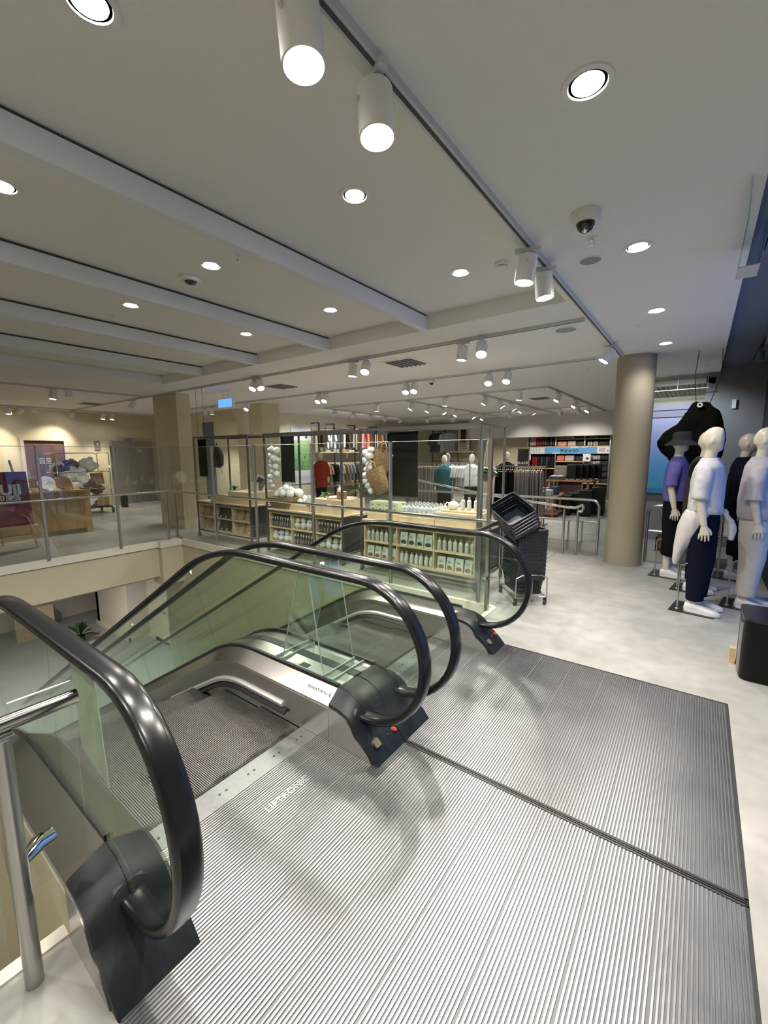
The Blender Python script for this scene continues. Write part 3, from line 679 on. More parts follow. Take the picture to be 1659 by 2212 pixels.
track([(-14.35, -1.5), (-14.35, 7.0)], 'light track close to the far left wall')
track([(-11.9, 6.55), (-1.15, 6.55)], 'second crosswise light track, above the display trolleys')
track([(-8.6, 8.75), (-2.5, 8.75), (-2.5, 15.0)], 'bent light track with its corner near the round column')
track([(-3.96, 8.78), (-3.96, 14.9)], 'light track running back above the grey trousers')
track([(-5.85, 8.78), (-5.85, 14.6)], 'light track running back above the teal mannequin')
track([(-8.6, 8.78), (-8.9, 14.2)], 'light track running back beside the clothing wall')
track([(-8.9, 13.2), (-2.5, 13.2)], 'rear crosswise light track before the luggage wall')
def spot_proto(name, tilt):
    root = thing(name, (0, 0, 0), 'x', 'track spotlight')
    mb = MB(); mb.box((-.075, -.016, -.022), (.075, .016, .0)); mb.cyl((0, 0, -.022), (0, 0, -.045), .016, 12); mb.build('adapter', M_WHITEG, root, world=False)
    R = Matrix.Rotation(tilt, 4, 'Y'); piv = Vector((0, 0, -.075))
    def P(x, y, z): return piv+R @ Vector((x, y, z))
    mb = MB(); mb.tube([(0, 0, -.04), P(-.0, .045, -.0), P(0, .066, -.02)], .007, 8); mb.tube([(0, 0, -.04), P(0, -.045, 0), P(0, -.066, -.02)], .007, 8); mb.build('yoke', M_WHITEG, root, world=False)
    T = Matrix.Translation(piv) @ R
    mb = MB(); mb.lathe([(.044, .035), (.060, .028), (.061, -.125), (.056, -.127), (.054, -.115), (.054, -.112)], 28, M=T); mb.build('housing', M_WHITE, root, world=False)
    mb = MB(); mb.lathe([(.052, -.116), (.052, -.119), (.001, -.121)], 24, M=T); mb.build('lens', M_LIT, root, world=False)
    return root, T
PROT = {}
for nm, tl in (('D', .12), ('T', .55), ('W', 1.0)): PROT[nm] = spot_proto('track_spotlight', tl)
def lamp(kind, loc, dirv, power, col, size, blend=.5, radius=.05):
    ld = bpy.data.lights.new('lamp', 'SPOT'); ld.energy = power; ld.color = col; ld.spot_size = size; ld.spot_blend = blend; ld.shadow_soft_size = radius
    o = bpy.data.objects.new('lamp', ld); COL.objects.link(o); o.location = loc
    o.rotation_mode = 'QUATERNION'; o.rotation_quaternion = Vector(dirv).to_track_quat('-Z', 'Y'); return o
_used = set()
def spot(x, y, kind, az, label, group=None, power=1.0, col=NEUT):
    root, T = PROT[kind]
    if kind not in _used:
        _used.add(kind); r = root; KIDS(root); r.location = (x, y, ZC-.03); r.rotation_euler = (0, 0, math.radians(az)); r['label'] = label
        if group: r['group'] = group
    else: r = dup(root, (x, y, ZC-.03), math.radians(az), label, group)
    Rz = Matrix.Rotation(math.radians(az), 4, 'Z'); M = Matrix.Translation((x, y, ZC-.03)) @ Rz @ T
    if power > 0: lamp('s', M @ Vector((0, 0, -.19)), (M.to_3x3() @ Vector((0, 0, -1))), SPOT_W*power, col, math.radians(62 if kind == 'W' else 95), .7)
    return r
# az: direction the lamp head swings towards (0 = +x is where its base points back; the lens looks the other way)
spot(-.97, .93, 'D', 180, 'biggest white spotlight at the top edge of the view, first on the long track', power=.7)
spot(-.97, 1.27, 'D', 150, 'white spotlight second on the long track, just behind the biggest one', power=.7)
spot(-.96, 2.80, 'D', 20, 'white spotlight halfway along the long track, front one of its pair')
spot(-.96, 3.14, 'D', 200, 'white spotlight halfway along the long track, rear one of its pair')
spot(-.96, 5.80, 'T', 20, 'tilted white spotlight by the far end of the long track')
T1 = [(-2.28, 'D', 10), (-2.05, 'T', 110), (-3.93, 'D', 30), (-3.70, 'T', 110), (-6.10, 'T', 100), (-5.98, 'T', 160), (-10.6, 'T', 40)]
L1 = ['white spotlight left of a pair on the crosswise track near the middle', 'bright white spotlight right of the pair on the crosswise track near the middle', 'left spotlight of the pair above the middle trolley, crosswise track', 'right spotlight of the pair above the middle trolley, crosswise track', 'spotlight above the blue lit sign, front one', 'spotlight above the blue lit sign, turned away', 'spotlight on the crosswise track left of the square column']
for (x, k, az), l in zip(T1, L1): spot(x, 4.6, k, az, l)
spot(-9.95, 2.9, 'D', 90, 'round white spotlight on the far left track'); 
for (y, az, l) in ((3.2, 90, 'left one of the spotlights high on the far left wall'), (3.45, 60, 'second spotlight along the far left wall'), (4.6, 40, 'spotlight above the lift sign on the far left wall track'), (5.35, 90, 'spotlight before the lift doors, left of its pair'), (5.6, 90, 'spotlight before the lift doors, right of its pair')):
    spot(-14.35, y, 'D' if az == 90 else 'T', az, l, col=WARM, power=.9)
for (x, y, l) in ((-9.95, 3.15, 'white driver box beside the round spotlight on the far left track'), (-14.35, 3.72, 'white driver box on the far left wall track')):
    mb = MB(); mb.box((x-.04, y-.05, ZC-.16), (x+.04, y+.05, ZC-.03)); tag(mb.build('track_driver_box', M_WHITE), l, 'driver box')
for (x, k, az, l) in ((-10.9, 'D', 0, 'left one of two spotlights over the dark doorway'), (-10.55, 'D', 20, 'right one of two spotlights over the dark doorway'), (-9.0, 'T', 100, 'tilted spotlight right of the blue lit sign'), (-6.55, 'T', 100, 'left spotlight of the pair above the hanging sponges'), (-6.36, 'T', 100, 'right spotlight of the pair above the hanging sponges'), (-4.35, 'T', 110, 'left spotlight of the pair over the black banner'), (-4.18, 'T', 110, 'right spotlight of the pair over the black banner'), (-2.78, 'T', 100, 'left spotlight of the separated pair on the second crosswise track'), (-2.48, 'T', 90, 'right spotlight of the separated pair on the second crosswise track')):
    spot(x, 6.55, k, az, l)
for (x, l) in ((-6.7, 'small spotlight at the left end of the bent track'), (-4.75, 'small spotlight in the middle of the bent track'), (-3.05, 'small spotlight near the corner of the bent track')): spot(x, 8.75, 'D', 0, l)
far = []
for y in (9.6, 11.1, 12.6): far.append((-2.5, y, 'T', 40))
for y in (9.2, 10.0, 10.8, 11.6, 12.4): far.append((-3.96, y, 'T', 30 if int(y) % 2 else 200))
for y in (9.1, 9.9, 10.6, 11.5, 12.5, 13.4): far.append((-5.85, y, 'T', 40 if int(y) % 2 else 190))
for (x, y, k, az) in far: spot(x, y, k, az, 'small white spotlight on the rear tracks running back over the clothing racks', 'rear ceiling spotlights', power=.9)
for y in (9.3, 10.2, 11.1, 12.0, 13.0): spot(-8.65-.05*(y-9), y, 'W', 0, 'white spotlight seen from behind, aimed at the clothing wall', 'wall washing spotlights', power=1.3)
for x in (-7.9, -6.9, -4.9, -3.4, -2.9): spot(x, 13.2, 'W' if x > -5 else 'T', 270 if x > -5 else 250, 'tiny white spotlight on the rear crosswise track', 'rear crosswise spotlights', power=1.3)
# downlights
dl = thing('recessed_downlight', (0, 0, 0), 'x', 'downlight')
mb = MB(); mb.lathe([(.088, 0), (.086, -.007), (.066, -.006), (.062, .004), (.060, .012)], 36); mb.build('trim_ring', M_WHITE, dl, world=False)
mb = MB(); mb.lathe([(.052, -.001), (.056, .003), (.060, .004)], 36); mb.build('baffle', M_GAP, dl, world=False)
mb = MB(); mb.lathe([(.054, .001), (.052, -.004), (.001, -.006)], 28); mb.build('lens', M_LITD, dl, world=False)
DL = [(-.42, 1.78, ZC, 'big downlight at the upper right'), (-.42, 3.27, ZC, 'downlight beside the dome camera'), (-.43, 4.78, ZC, 'third downlight from the front on the right ceiling'), (-.44, 6.25, ZC, 'downlight nearest to the round column'),
      (-1.68, .70, ZH, 'downlight cut by the top left edge'), (-1.67, 1.99, ZH, 'downlight in the nearest bay, second from the front'), (-1.66, 3.28, ZH, 'downlight in the nearest bay, close to the smoke detector'),
      (-1.68, -.58, ZH, 'downlight of the nearest bay, overhead behind the view'), (-3.12, -.52, ZH, 'downlight of the second bay, overhead behind the view'), (-4.53, -.5, ZH, 'downlight of the third bay, overhead behind the view'), (-.42, .30, ZC, 'downlight overhead beside the camera position'), (-.42, -1.2, ZC, 'downlight overhead far behind the view'),  # out of view: ceiling grid continued, added to brighten the decks
      (-3.12, .78, ZH, 'downlight at the left edge, in the second bay'), (-3.12, 2.0, ZH, 'downlight beside the flat round camera'), (-3.10, 3.29, ZH, 'rear downlight of the second bay'), (-4.53, 2.02, ZH, 'front downlight of the third bay'), (-4.50, 3.30, ZH, 'rear downlight of the third bay')]
KIDS(dl)
for i, (x, y, z, l) in enumerate(DL):
    if i == 0: dl.location = (x, y, z-.0); dl['label'] = l; dl['group'] = 'recessed downlights'
    else: dup(dl, (x, y, z), 0, l, 'recessed downlights')
    lamp('d', (x, y, z-.03), (0, 0, -1), DOWN_W*((.35 if y > 6 else .75) if x > -1 else .85), NEUT if x > -1 else WARM if False else NEUT, math.radians(150), .6, .05)
lamp('d', (-.45, 8.1, 2.8), (0, .35, -1), 60, (.75,.85,1.0), math.radians(140), .6, .06)  # bare lamp without fixture, added to brighten the gradient poster
for i, x in enumerate((-11.5, -12.5)): lamp('d', (x, 1.5+i, -.8), (0, 0, -1), 260, NEUT, math.radians(150), .6, .1)
lamp('d', (-6.0, -1.0, -.2), (-.2, .6, -1), 110, NEUT, math.radians(120), .6, .2)  # unseen bare lamp inside the escalator void, no fixture
# dome cameras, detectors, sprinklers, speakers, diffusers
def dome(x, y, z, label, r=.065, flat=False):
    t = thing('dome_camera', (x, y, z), label, 'security camera')
    h = .030 if flat else .052
    mb = MB(); mb.lathe([(r*.98, 0), (r, -.004), (r*.98, -h*.55), (r*.86, -h), (r*.72, -h)], 32); mb.build('housing', M_WHITE, t, world=False)
    mb = MB(); mb.lathe([(r*.70, -h+.002)]+[(r*(.62 if not flat else .55)*math.cos(a), -h-r*(.62 if not flat else .25)*math.sin(a)) for a in [i*PI/2/7 for i in range(8)]], 28); mb.build('dome', mat('smoked_dome', (.01, .01, .012), .08, spec=.8), t, world=False)
    if not flat: mb = MB(); mb.sph((.0, -.01, -h-r*.45), r*.22, 12, 8); mb.build('camera_lens', M_CHROME, t, world=False)
dome(-.60, 2.66, ZC, 'white dome security camera on the right ceiling', .075)
dome(-3.47, 2.03, ZH, 'flat round white camera between two beams', .085, True)
dome(-3.95, 6.75, ZC, 'small dome camera beside the pair of spotlights over the banner', .06)
sp = thing('sprinkler', (0, 0, 0), 'x', 'sprinkler')
mb = MB(); mb.lathe([(.034, 0), (.032, -.004), (.012, -.006)], 20); mb.build('escutcheon', M_WHITE, sp, world=False)
mb = MB(); mb.cyl((0, 0, -.004), (0, 0, -.018), .008, 10); mb.tube([(-.010, 0, -.016), (-.012, 0, -.032), (0, 0, -.042)], .002, 6); mb.tube([(.010, 0, -.016), (.012, 0, -.032), (0, 0, -.042)], .002, 6); mb.lathe([(.014, -.042), (.014, -.044)], 12); mb.build('nozzle', M_CHROME, sp, world=False)
KIDS(sp)
for i, (x, y, z, l) in enumerate([(-.63, 2.97, ZC, 'sprinkler head right behind the dome camera'), (-.62, 5.17, ZC, 'sprinkler head near the third right downlight'), (-2.79, 2.01, ZH, 'sprinkler head beside the first beam'), (-5.01, 2.04, ZH, 'sprinkler head left of the front third-bay downlight'), (-2.75, 5.5, ZC, 'sprinkler head over the second crosswise track'), (-6.9, 5.9, ZC, 'sprinkler head near the slatted air grille'), (-1.5, 7.3, ZC, 'sprinkler head left of the column top')]):
    if i == 0: sp.location = (x, y, z); sp['label'] = l
    else: dup(sp, (x, y, z), .5*i, l)
t = thing('smoke_detector', (-1.33, 3.32, ZH), 'white smoke detector on the nearest ceiling bay', 'smoke detector')
mb = MB(); mb.lathe([(.050, 0), (.052, -.012), (.044, -.022)], 28); mb.build('base', M_WHITE, t, world=False)
mb = MB()
for k in range(12): a = 2*PI*k/12; mb.box((.036*math.cos(a)-.004, .036*math.sin(a)-.004, -.034), (.036*math.cos(a)+.004, .036*math.sin(a)+.004, -.02))
mb.lathe([(.042, -.034), (.036, -.042), (.002, -.044)], 24); mb.build('sensor_head', M_WHITE, t, world=False)
for (x, y, r, l) in ((-.70, 3.29, .07, 'round ceiling speaker under the dome camera'), (-1.25, 4.92, .11, 'large round ceiling speaker by the long track')):
    t = thing('ceiling_speaker', (x, y, ZC), l, 'speaker'); mb = MB(); mb.lathe([(r, 0), (r, -.004), (r*.93, -.006), (r*.92, -.003)], 36); mb.build('rim', M_WHITE, t, world=False)
    mb = MB(); mb.lathe([(r*.92, -.001), (r*.92, -.004), (.001, -.006)], 32); mb.build('grille', mat('speaker_mesh', (.42, .44, .46), .7, bump=.6, bscale=900), t, world=False)
for (x, y, s, l) in ((-3.5, 5.25, .22, 'square slatted air diffuser beside the pair of spotlights'), (-6.55, 5.55, .22, 'square slatted air diffuser near the blue lit sign'), (-12.4, 4.4, .22, 'square slatted air diffuser over the cardboard trolley'), (-3.2, 10.6, .2, 'square slatted air diffuser over the clothing racks')):
    t = thing('air_diffuser', (x, y, ZC), l, 'air diffuser'); mb = MB(); mb.box((-s*1.25, -s*1.25, -.006), (s*1.25, s*1.25, 0)); mb.build('frame', M_CEIL, t, world=False)
    mb = MB(); mb.box((-s, -s, -.008), (s, s, -.004)); mb.build('opening', M_GAP, t, world=False)
    mb = MB()
    for k in range(6): xx = -s+.03+k*(2*s-.06)/5; mb.box((xx-.007, -s, -.02), (xx+.007, s, -.008))
    mb.build('slats', M_GAP if False else mat('slat_grey', (.3, .29, .27), .6), t, world=False)
# clear acrylic box at the ceiling edge on the right
t = thing('acrylic_sign_holder', (.14, 3.2, 2.88), 'clear acrylic holder hanging from the ceiling edge at the upper right', 'sign holder')
mb = MB(); mb.box((.092, 2.79, 2.70), (.098, 3.72, 2.878)); mb.build('front_sheet', M_ACRYL, t); mb = MB(); mb.box((.19, 2.79, 2.70), (.196, 3.72, 2.878)); mb.build('rear_sheet', M_ACRYL, t)
mb = MB(); mb.box((.092, 3.50, 2.70), (.196, 3.72, 2.706)); mb.build('clear_tape', mat('frosty_tape', (.70, .70, .74), .25), t)
# lit blue sign
t = thing('lit_sign', (-7.85, 5.2, 2.52), 'small glowing blue sign hanging under the ceiling', 'sign')
mb = MB(); mb.box((-8.1, 5.17, 2.53), (-7.60, 5.23, 2.72)); mb.cyl((-7.95, 5.2, 2.72), (-7.95, 5.2, 2.88), .006, 8); mb.cyl((-7.75, 5.2, 2.72), (-7.75, 5.2, 2.88), .006, 8); mb.build('casing', M_WHITE, t)
mb = MB(); mb.box((-8.08, 5.164, 2.545), (-7.62, 5.172, 2.705)); mb.build('lit_face', emis('sign_blue', (.10, .26, .95), 1.3), t)
# blown-out mounting on the slate ceiling at right: a track with dark spots
mb = MB(); mb.box((.50, 4.6, ZC+.03), (.52, 8.4, ZC+.06)); tr = mb.build('lighting_track', M_BLACK); tag(tr, 'black light track on the slate blue ceiling at the far right', 'lighting track')
for i, y in enumerate((5.2, 6.3, 7.4)):
    t = thing('black_spotlight', (.51, y, ZC+.03), 'black spotlight on the far right track', 'track spotlight', 'black spotlights'); mb = MB(); mb.cyl((0, 0, 0), (0, 0, -.05), .01, 8); mb.lathe([(.04, -.05), (.045, -.17), (.04, -.17)], 16); mb.build('housing', M_DARKCEIL, t, world=False)
# ================================================================== MANNEQUINS
def ering(c, rx, ry, n=20, p=1.0):
    return [(c[0]+rx*math.copysign(abs(math.cos(a))**p, math.cos(a)), c[1]+ry*math.copysign(abs(math.sin(a))**p, math.sin(a)), c[2]) for a in [2*PI*k/n for k in range(n)]]
def body_mb():
    mb = MB()
    mb.loft([ering((0, 0, z), rx, ry) for z, rx, ry in ((.86, .09, .155), (.93, .105, .17), (1.0, .098, .158), (1.09, .085, .135), (1.2, .095, .15), (1.32, .108, .17), (1.41, .10, .178), (1.46, .082, .155), (1.50, .055, .085))])
    mb.tube([(-.012, 0, 1.44), (-.005, 0, 1.52), (.008, 0, 1.62)], [.062, .053, .050], 16)
    hd = MB(); hd.sph((.022, 0, 1.705), .125, 28, 20, (.84, .62, 1.0))
    V = []
    for x, y, z in hd.v:
        if x > .085: x = .085+(x-.085)*.22                       # flat abstract face
        lim = .10-(1.66-z)*.25
        if z < 1.66 and x < -.02: x = -.02+(x+.02)*.75            # nape
        if z < 1.60 and x > 0: z = 1.60+(z-1.60)*.45              # jaw
        V.append((x, y, z))
    hd.v = V; mb.add(hd.v, hd.f, True)
    for s in (-1, 1):
        mb.sph((.012, s*.078, 1.69), .03, 12, 8, (.62, .35, 1.0))
        mb.tube([(0, s*.14, 1.405), (-.005, s*.182, 1.39), (-.015, s*.222, 1.27), (-.015, s*.235, 1.14), (.01, s*.243, 1.02), (.035, s*.248, .90)], [.045, .047, .043, .038, .036, .027], 16)
        mb.sph((0, s*.168, 1.395), .050, 14, 10)
        mb.tube([(0, s*.085, .93), (.005, s*.092, .78), (.01, s*.097, .62), (.008, s*.098, .50), (-.012, s*.10, .36), (-.022, s*.10, .22), (-.022, s*.10, .08)], [.088, .084, .066, .054, .055, .043, .036], 18)
        mb.tube([(-.03, s*.10, .075), (.05, s*.103, .055), (.15, s*.106, .04)], [.034, .036, .028], 14)
    return mb
def hand_mb(s):
    mb = MB(); c = Vector((.036, s*.249, .90))
    mb.loft([[(c.x+dx+rx*math.cos(a), c.y+ry*math.sin(a), z) for a in [2*PI*k/14 for k in range(14)]] for z, dx, rx, ry in ((.915, 0, .024, .021), (.89, .002, .028, .019), (.865, .006, .036, .017), (.835, .008, .040, .016), (.815, .008, .039, .014))])
    for i, (dx, L, sp) in enumerate(((.038, .060, .005), (.014, .070, .002), (-.009, .066, -.002), (-.030, .052, -.006))):
        mb.tube([(c.x+dx, c.y, .825), (c.x+dx+sp*.4, c.y-s*.002, .825-L*.45), (c.x+dx+sp, c.y-s*.010, .825-L)], [.0092, .0085, .0065], 10)
        mb.sph((c.x+dx+sp, c.y-s*.010, .825-L), .0066, 8, 6)
    mb.tube([(c.x+.020, c.y-s*.010, .885), (c.x+.043, c.y-s*.018, .860), (c.x+.053, c.y-s*.022, .835), (c.x+.054, c.y-s*.022, .815)], [.013, .0125, .0105, .0085], 10)
    return mb
def wrinkle(o, amp, sc=(9, 9, 3), seed=0.0):
    vs = [(v.co.copy(), v.normal.copy()) for v in o.data.vertices]; out = []
    for c, n in vs:
        q = Vector((c.x*sc[0]+seed, c.y*sc[1], c.z*sc[2])); d = noise.noise(q)*amp + (.5-abs(noise.noise(q*2.1+Vector((3, 1, 7)))))*amp*.7
        out += list(c+n*d)
    o.data.vertices.foreach_set('co', out); o.data.update()
def shoe_mb(s):
    mb = MB(); y = s*.104; R = []
    for x, w_, h in ((-.085, .022, .045), (-.075, .034, .085), (-.04, .038, .098), (.0, .040, .098), (.05, .043, .078), (.10, .048, .060), (.15, .048, .050), (.185, .038, .040), (.205, .018, .028)):
        R.append([(x, y+w_*math.copysign(abs(math.cos(a))**.8, math.cos(a)), .012+(h-.0)*(.5+.5*math.sin(a)) if math.sin(a) > 0 else .012+h*.5*(1+math.sin(a))) for a in [2*PI*k/16 for k in range(16)]])
    mb.loft(R); return mb
def lace_mb(s):
    mb = MB(); y = s*.104
    for k in range(4): x = .035+k*.026; z = .094-k*.0085; mb.tube([(x, y-.022, z-.006), (x+.004, y, z+.003), (x+.008, y+.022, z-.006)], .0028, 6)
    return mb
def sole_mb(s):
    y = s*.104; pts = [(-.088, 0), (-.07, .036), (0, .042), (.10, .050), (.16, .048), (.20, .026), (.212, 0), (.20, -.026), (.16, -.048), (.10, -.05), (0, -.042), (-.07, -.036)]
    mb = MB(); mb.prism([(x, y+q) for x, q in pts], 'Z', .009, .030); return mb
def tee_mb(hem=1.0, wide=0.0, sl=1.17, slr=.074):
    mb = MB()
    mb.loft([ering((0, 0, z), rx+wide, ry+wide, 24, .9) for z, rx, ry in ((hem, .132, .190), (hem+.05, .136, .194), (1.18, .130, .188), (1.30, .128, .192), (1.39, .118, .198), (1.45, .106, .190), (1.485, .088, .145), (1.515, .070, .088), (1.535, .064, .072))])
    for s in (-1, 1): mb.tube([(0, s*.10, 1.42), (0, s*.165, 1.405), (-.008, s*.215, 1.32), (-.016, s*.238, (1.32+sl)/2-.02), (-.014, s*.246, sl)], [.058, .072, .068, .067, slr*.93], 18)
    return mb
def pants_mb(hem=.13, wid=1.0):
    mb = MB()
    mb.loft([ering((0, 0, z), rx, ry, 24) for z, rx, ry in ((.80, .12, .180), (.90, .125, .186), (.98, .115, .172), (1.06, .10, .150))])
    for s in (-1, 1): mb.tube([(0, s*.085, .90), (.006, s*.092, .74), (.012, s*.10, .5), (.0, s*.102, .3), (-.004, s*.102, hem)], [.095*wid, .10*wid, .088*wid, .078*wid, .070*wid], 20)
    return mb
M_SHOE = mat('white_canvas', (.78, .79, .80), .6, nscale=30, namt=.03); M_SOLE = mat('white_rubber', (.82, .82, .82), .45)
M_ROD = M_STEELG; M_BASE = mat('black_base_plate', (.022, .022, .022), .4)
_bodies = {}
def mannequin(loc, rz, label, top, bottom, scale=1.0, group=None, extras=None, torso=False):
    t = thing('mannequin', loc, label, 'mannequin', group, math.radians(rz), scale)
    def share(key, mk):
        if key not in _bodies:
            o = mk(); _bodies[key] = o; o.parent = t; return o
        c = _bodies[key].copy(); COL.objects.link(c); c.parent = t; return c
    share('body', lambda: body_mb().build('body', M_SKINM, origin=(0, 0, 0), remesh=.009, smooth_it=4))
    share('handR', lambda: hand_mb(-1).build('hand', M_SKINM, origin=(0, 0, 0), remesh=.0034, smooth_it=2))
    share('handL', lambda: hand_mb(1).build('hand', M_SKINM, origin=(0, 0, 0), remesh=.0034, smooth_it=2))
    if not torso:
        for s in (-1, 1):
            sh = share('shoe%d' % s, lambda: shoe_mb(s).build('shoe', M_SHOE, origin=(0, 0, 0)))
            share('laces%d' % s, lambda: lace_mb(s).build('laces', M_SOLE, origin=(0, 0, 0)))
            share('sole%d' % s, lambda: sole_mb(s).build('sole', M_SOLE, origin=(0, 0, 0)))
    mb = MB(); mb.box((-.20, -.19, 0), (.17, .19, .009)); share('base', lambda: mb.build('base_plate', M_BASE, origin=(0, 0, 0)))
    m2 = MB(); m2.tube([(-.14, -.10, .009), (-.14, -.10, .46), (-.07, -.10, .50), (-.03, -.10, .50)], .0085, 10); m2.lathe([(.02, .009), (.018, .014), (.009, .02)], 14, (-.14, -.10, 0)); share('rod', lambda: m2.build('support_rod', M_ROD, origin=(0, 0, 0)))
    def garment(key, mkmb, m, name, amp, sc):
        k = key+m.name
        if k in _bodies:
            c = _bodies[k].copy(); COL.objects.link(c); c.parent = t; return c
        o = mkmb.build(name, m, origin=(0, 0, 0), remesh=.011, smooth_it=3); wrinkle(o, amp, sc, len(_bodies)*3.1); _bodies[k] = o; o.parent = t; return o
    garment('top%s' % (top[1:],), tee_mb(*top[1:]), top[0], 'top', .010, (7, 7, 4))
    garment('bot%s' % (bottom[1:],), pants_mb(*bottom[1:]), bottom[0], 'trousers', .007, (9, 9, 2))
    if extras: extras(t)
    return t
C_WHITE = cloth('white', (.58, .59, .62)); C_NAVY = cloth('navy', (.004, .006, .017)); C_PURPLE = cloth('violet', (.12, .115, .36)); C_BLACK = cloth('black', (.0045, .005, .006))
C_LILAC = cloth('pale_lilac', (.46, .44, .48)); C_CREAM = cloth('cream', (.60, .57, .53)); C_COAT = cloth('charcoal', (.038, .034, .032)); C_TEAL = cloth('teal', (.018, .10, .14)); C_SKY = cloth('sky', (.42, .60, .70)); C_RED = cloth('red', (.32, .03, .02)); C_OLIVE = cloth('olive_black', (.0045, .0055, .0025), .95)
C_GREY = cloth('mid_grey', (.20, .185, .18)); C_TAN = cloth('tan', (.42, .27, .14)); C_PINK = cloth('pink', (.62, .27, .30)); C_OR = cloth('orange', (.70, .25, .09)); C_LG = cloth('light_grey', (.40, .42, .45)); C_BROWN = cloth('dark_brown', (.07, .05, .035)); C_BLUE = cloth('indigo', (.05, .06, .12))
def tied_shirt(t):
    mb = MB(); R = []
    # drape: hangs from the waist round the back and swings backwards
    for (z, xc, rx, ry) in ((1.02, -.03, .115, .17), (.96, -.05, .125, .185), (.86, -.085, .115, .19), (.74, -.125, .085, .175), (.62, -.160, .055, .150), (.52, -.185, .034, .12), (.47, -.19, .022, .10)):
        R.append(ering((xc, -.02, z), rx, ry, 24, .9))
    mb.loft(R); o = mb.build('tied_shirt', cloth('white_shirt', (.62, .60, .60)), origin=(0, 0, 0), remesh=.012, smooth_it=2); wrinkle(o, .014, (14, 14, 2.5), 5); o.parent = t
    mb = MB(); mb.tube([(-.12, 0, 1.03), (-.05, -.185, 1.035), (.10, -.15, 1.03), (.145, 0, 1.02), (.10, .15, 1.03), (-.05, .185, 1.035)], .02, 10, closed=True)
    mb.sph((.15, .02, 1.01), .032, 10, 8); mb.tube([(.15, .02, 1.01), (.18, .04, .93), (.185, .05, .84), (.17, .05, .78)], [.02, .035, .036, .03], 10); mb.tube([(.15, .0, 1.01), (.205, -.02, .94), (.225, -.03, .86), (.22, -.03, .76)], [.018, .03, .034, .026], 10)
    o = mb.build('tied_sleeves', cloth('grey_sleeve', (.45, .46, .46)), origin=(0, 0, 0), remesh=.009, smooth_it=2); wrinkle(o, .007, (20, 20, 8), 2); o.parent = t
def bucket_hat(t):
    mb = MB(); mb.lathe([(.19, -.045), (.17, -.02), (.112, .02), (.106, .03), (.102, .10), (.085, .125), (.01, .13)], 32, (.02, 0, 1.715)); o = mb.build('bucket_hat', cloth('charcoal_hat', (.030, .032, .036)), origin=(0, 0, 0)); o.parent = t; o['label'] = 'charcoal bucket hat'
    mb = MB(); mb.tube([(.02+.10*math.cos(a), .09*math.sin(a), 1.66-abs(math.sin(a))*.18) for a in [PI*k/10 for k in range(11)]], .003, 6); o = mb.build('hat_cord', C_BLACK, origin=(0, 0, 0)); o.parent = t
def shoulder_bag(t):
    mb = MB(); mb.sph((-.02, -.26, 1.38), .12, 16, 12, (.7, .55, 1.0)); mb.tube([(-.02, -.22, 1.42), (.02, -.1, 1.52), (.09, .06, 1.40)], .03, 10); o = mb.build('shoulder_hood', C_BLACK, origin=(0, 0, 0), remesh=.014, smooth_it=2); wrinkle(o, .012, (14, 14, 14)); o.parent = t
mannequin((.075, 5.2, 0), -8, 'mannequin in white tee and navy trousers with a shirt tied round its waist', (C_WHITE, 1.0, .004, 1.15, .078), (C_NAVY, .13, 1.08), extras=tied_shirt)
mannequin((-.22, 6.5, 0), -6, 'mannequin in violet polo, black trousers and charcoal bucket hat, left of the row', (C_PURPLE, .98, .0, 1.17, .075), (C_BLACK, .28, 1.15), extras=bucket_hat)
mannequin((.045, 5.98, 0), -8, 'mannequin in charcoal coat hidden behind the white tee mannequin', (C_COAT, .62, .03, 1.0, .07), (C_BLACK, .14, 1.0), extras=shoulder_bag)
mannequin((.49, 5.62, 0), -8, 'mannequin in pale lilac tee and cream trousers at the right edge', (C_LILAC, .93, .018, 1.12, .085), (C_CREAM, .14, 1.14), scale=1.0)
mannequin((.44, 6.85, 0), -6, 'mannequin dressed all in dark navy at the right edge, behind the lilac tee', (C_NAVY, .90, .02, 1.0, .07), (C_NAVY, .30, 1.1), scale=.99)
mannequin((-4.86, 8.95, 0), -70, 'distant mannequin in teal jacket beside the white shirts', (C_TEAL, .78, .02, .95, .07), (C_BLACK, .14, 1.0), scale=.845)
mannequin((-5.55, 10.4, 0), -60, 'distant mannequin in sky blue shirt behind the teal one', (C_SKY, 1.0, .0, 1.17, .075), (C_GREY, .14, 1.0), scale=.87)
def orange_vest(t):
    mb = MB(); mb.loft([ering((.06, .02, z), .09, .10, 16) for z in (1.0, 1.2, 1.42)]); o = mb.build('inner_top', C_OR, origin=(0, 0, 0)); o.parent = t; o['label'] = 'orange inner top'
mannequin((-4.42, 9.5, 0), -50, 'distant mannequin in white open shirt over an orange top', (C_WHITE, .92, .03, 1.0, .08), (C_BLACK, .14, 1.0), scale=.86, extras=orange_vest)
mannequin((-4.15, 11.1, 0), -60, 'distant mannequin in black top behind the black trousers rail', (C_BLACK, .98, .0, 1.1, .075), (C_BLACK, .14, 1.0), scale=.88)
mannequin((-9.45, 9.45, 0), -50, 'distant mannequin in red coat beside the green poster', (C_RED, .62, .02, .98, .075), (C_BLACK, .14, 1.0), scale=.90)
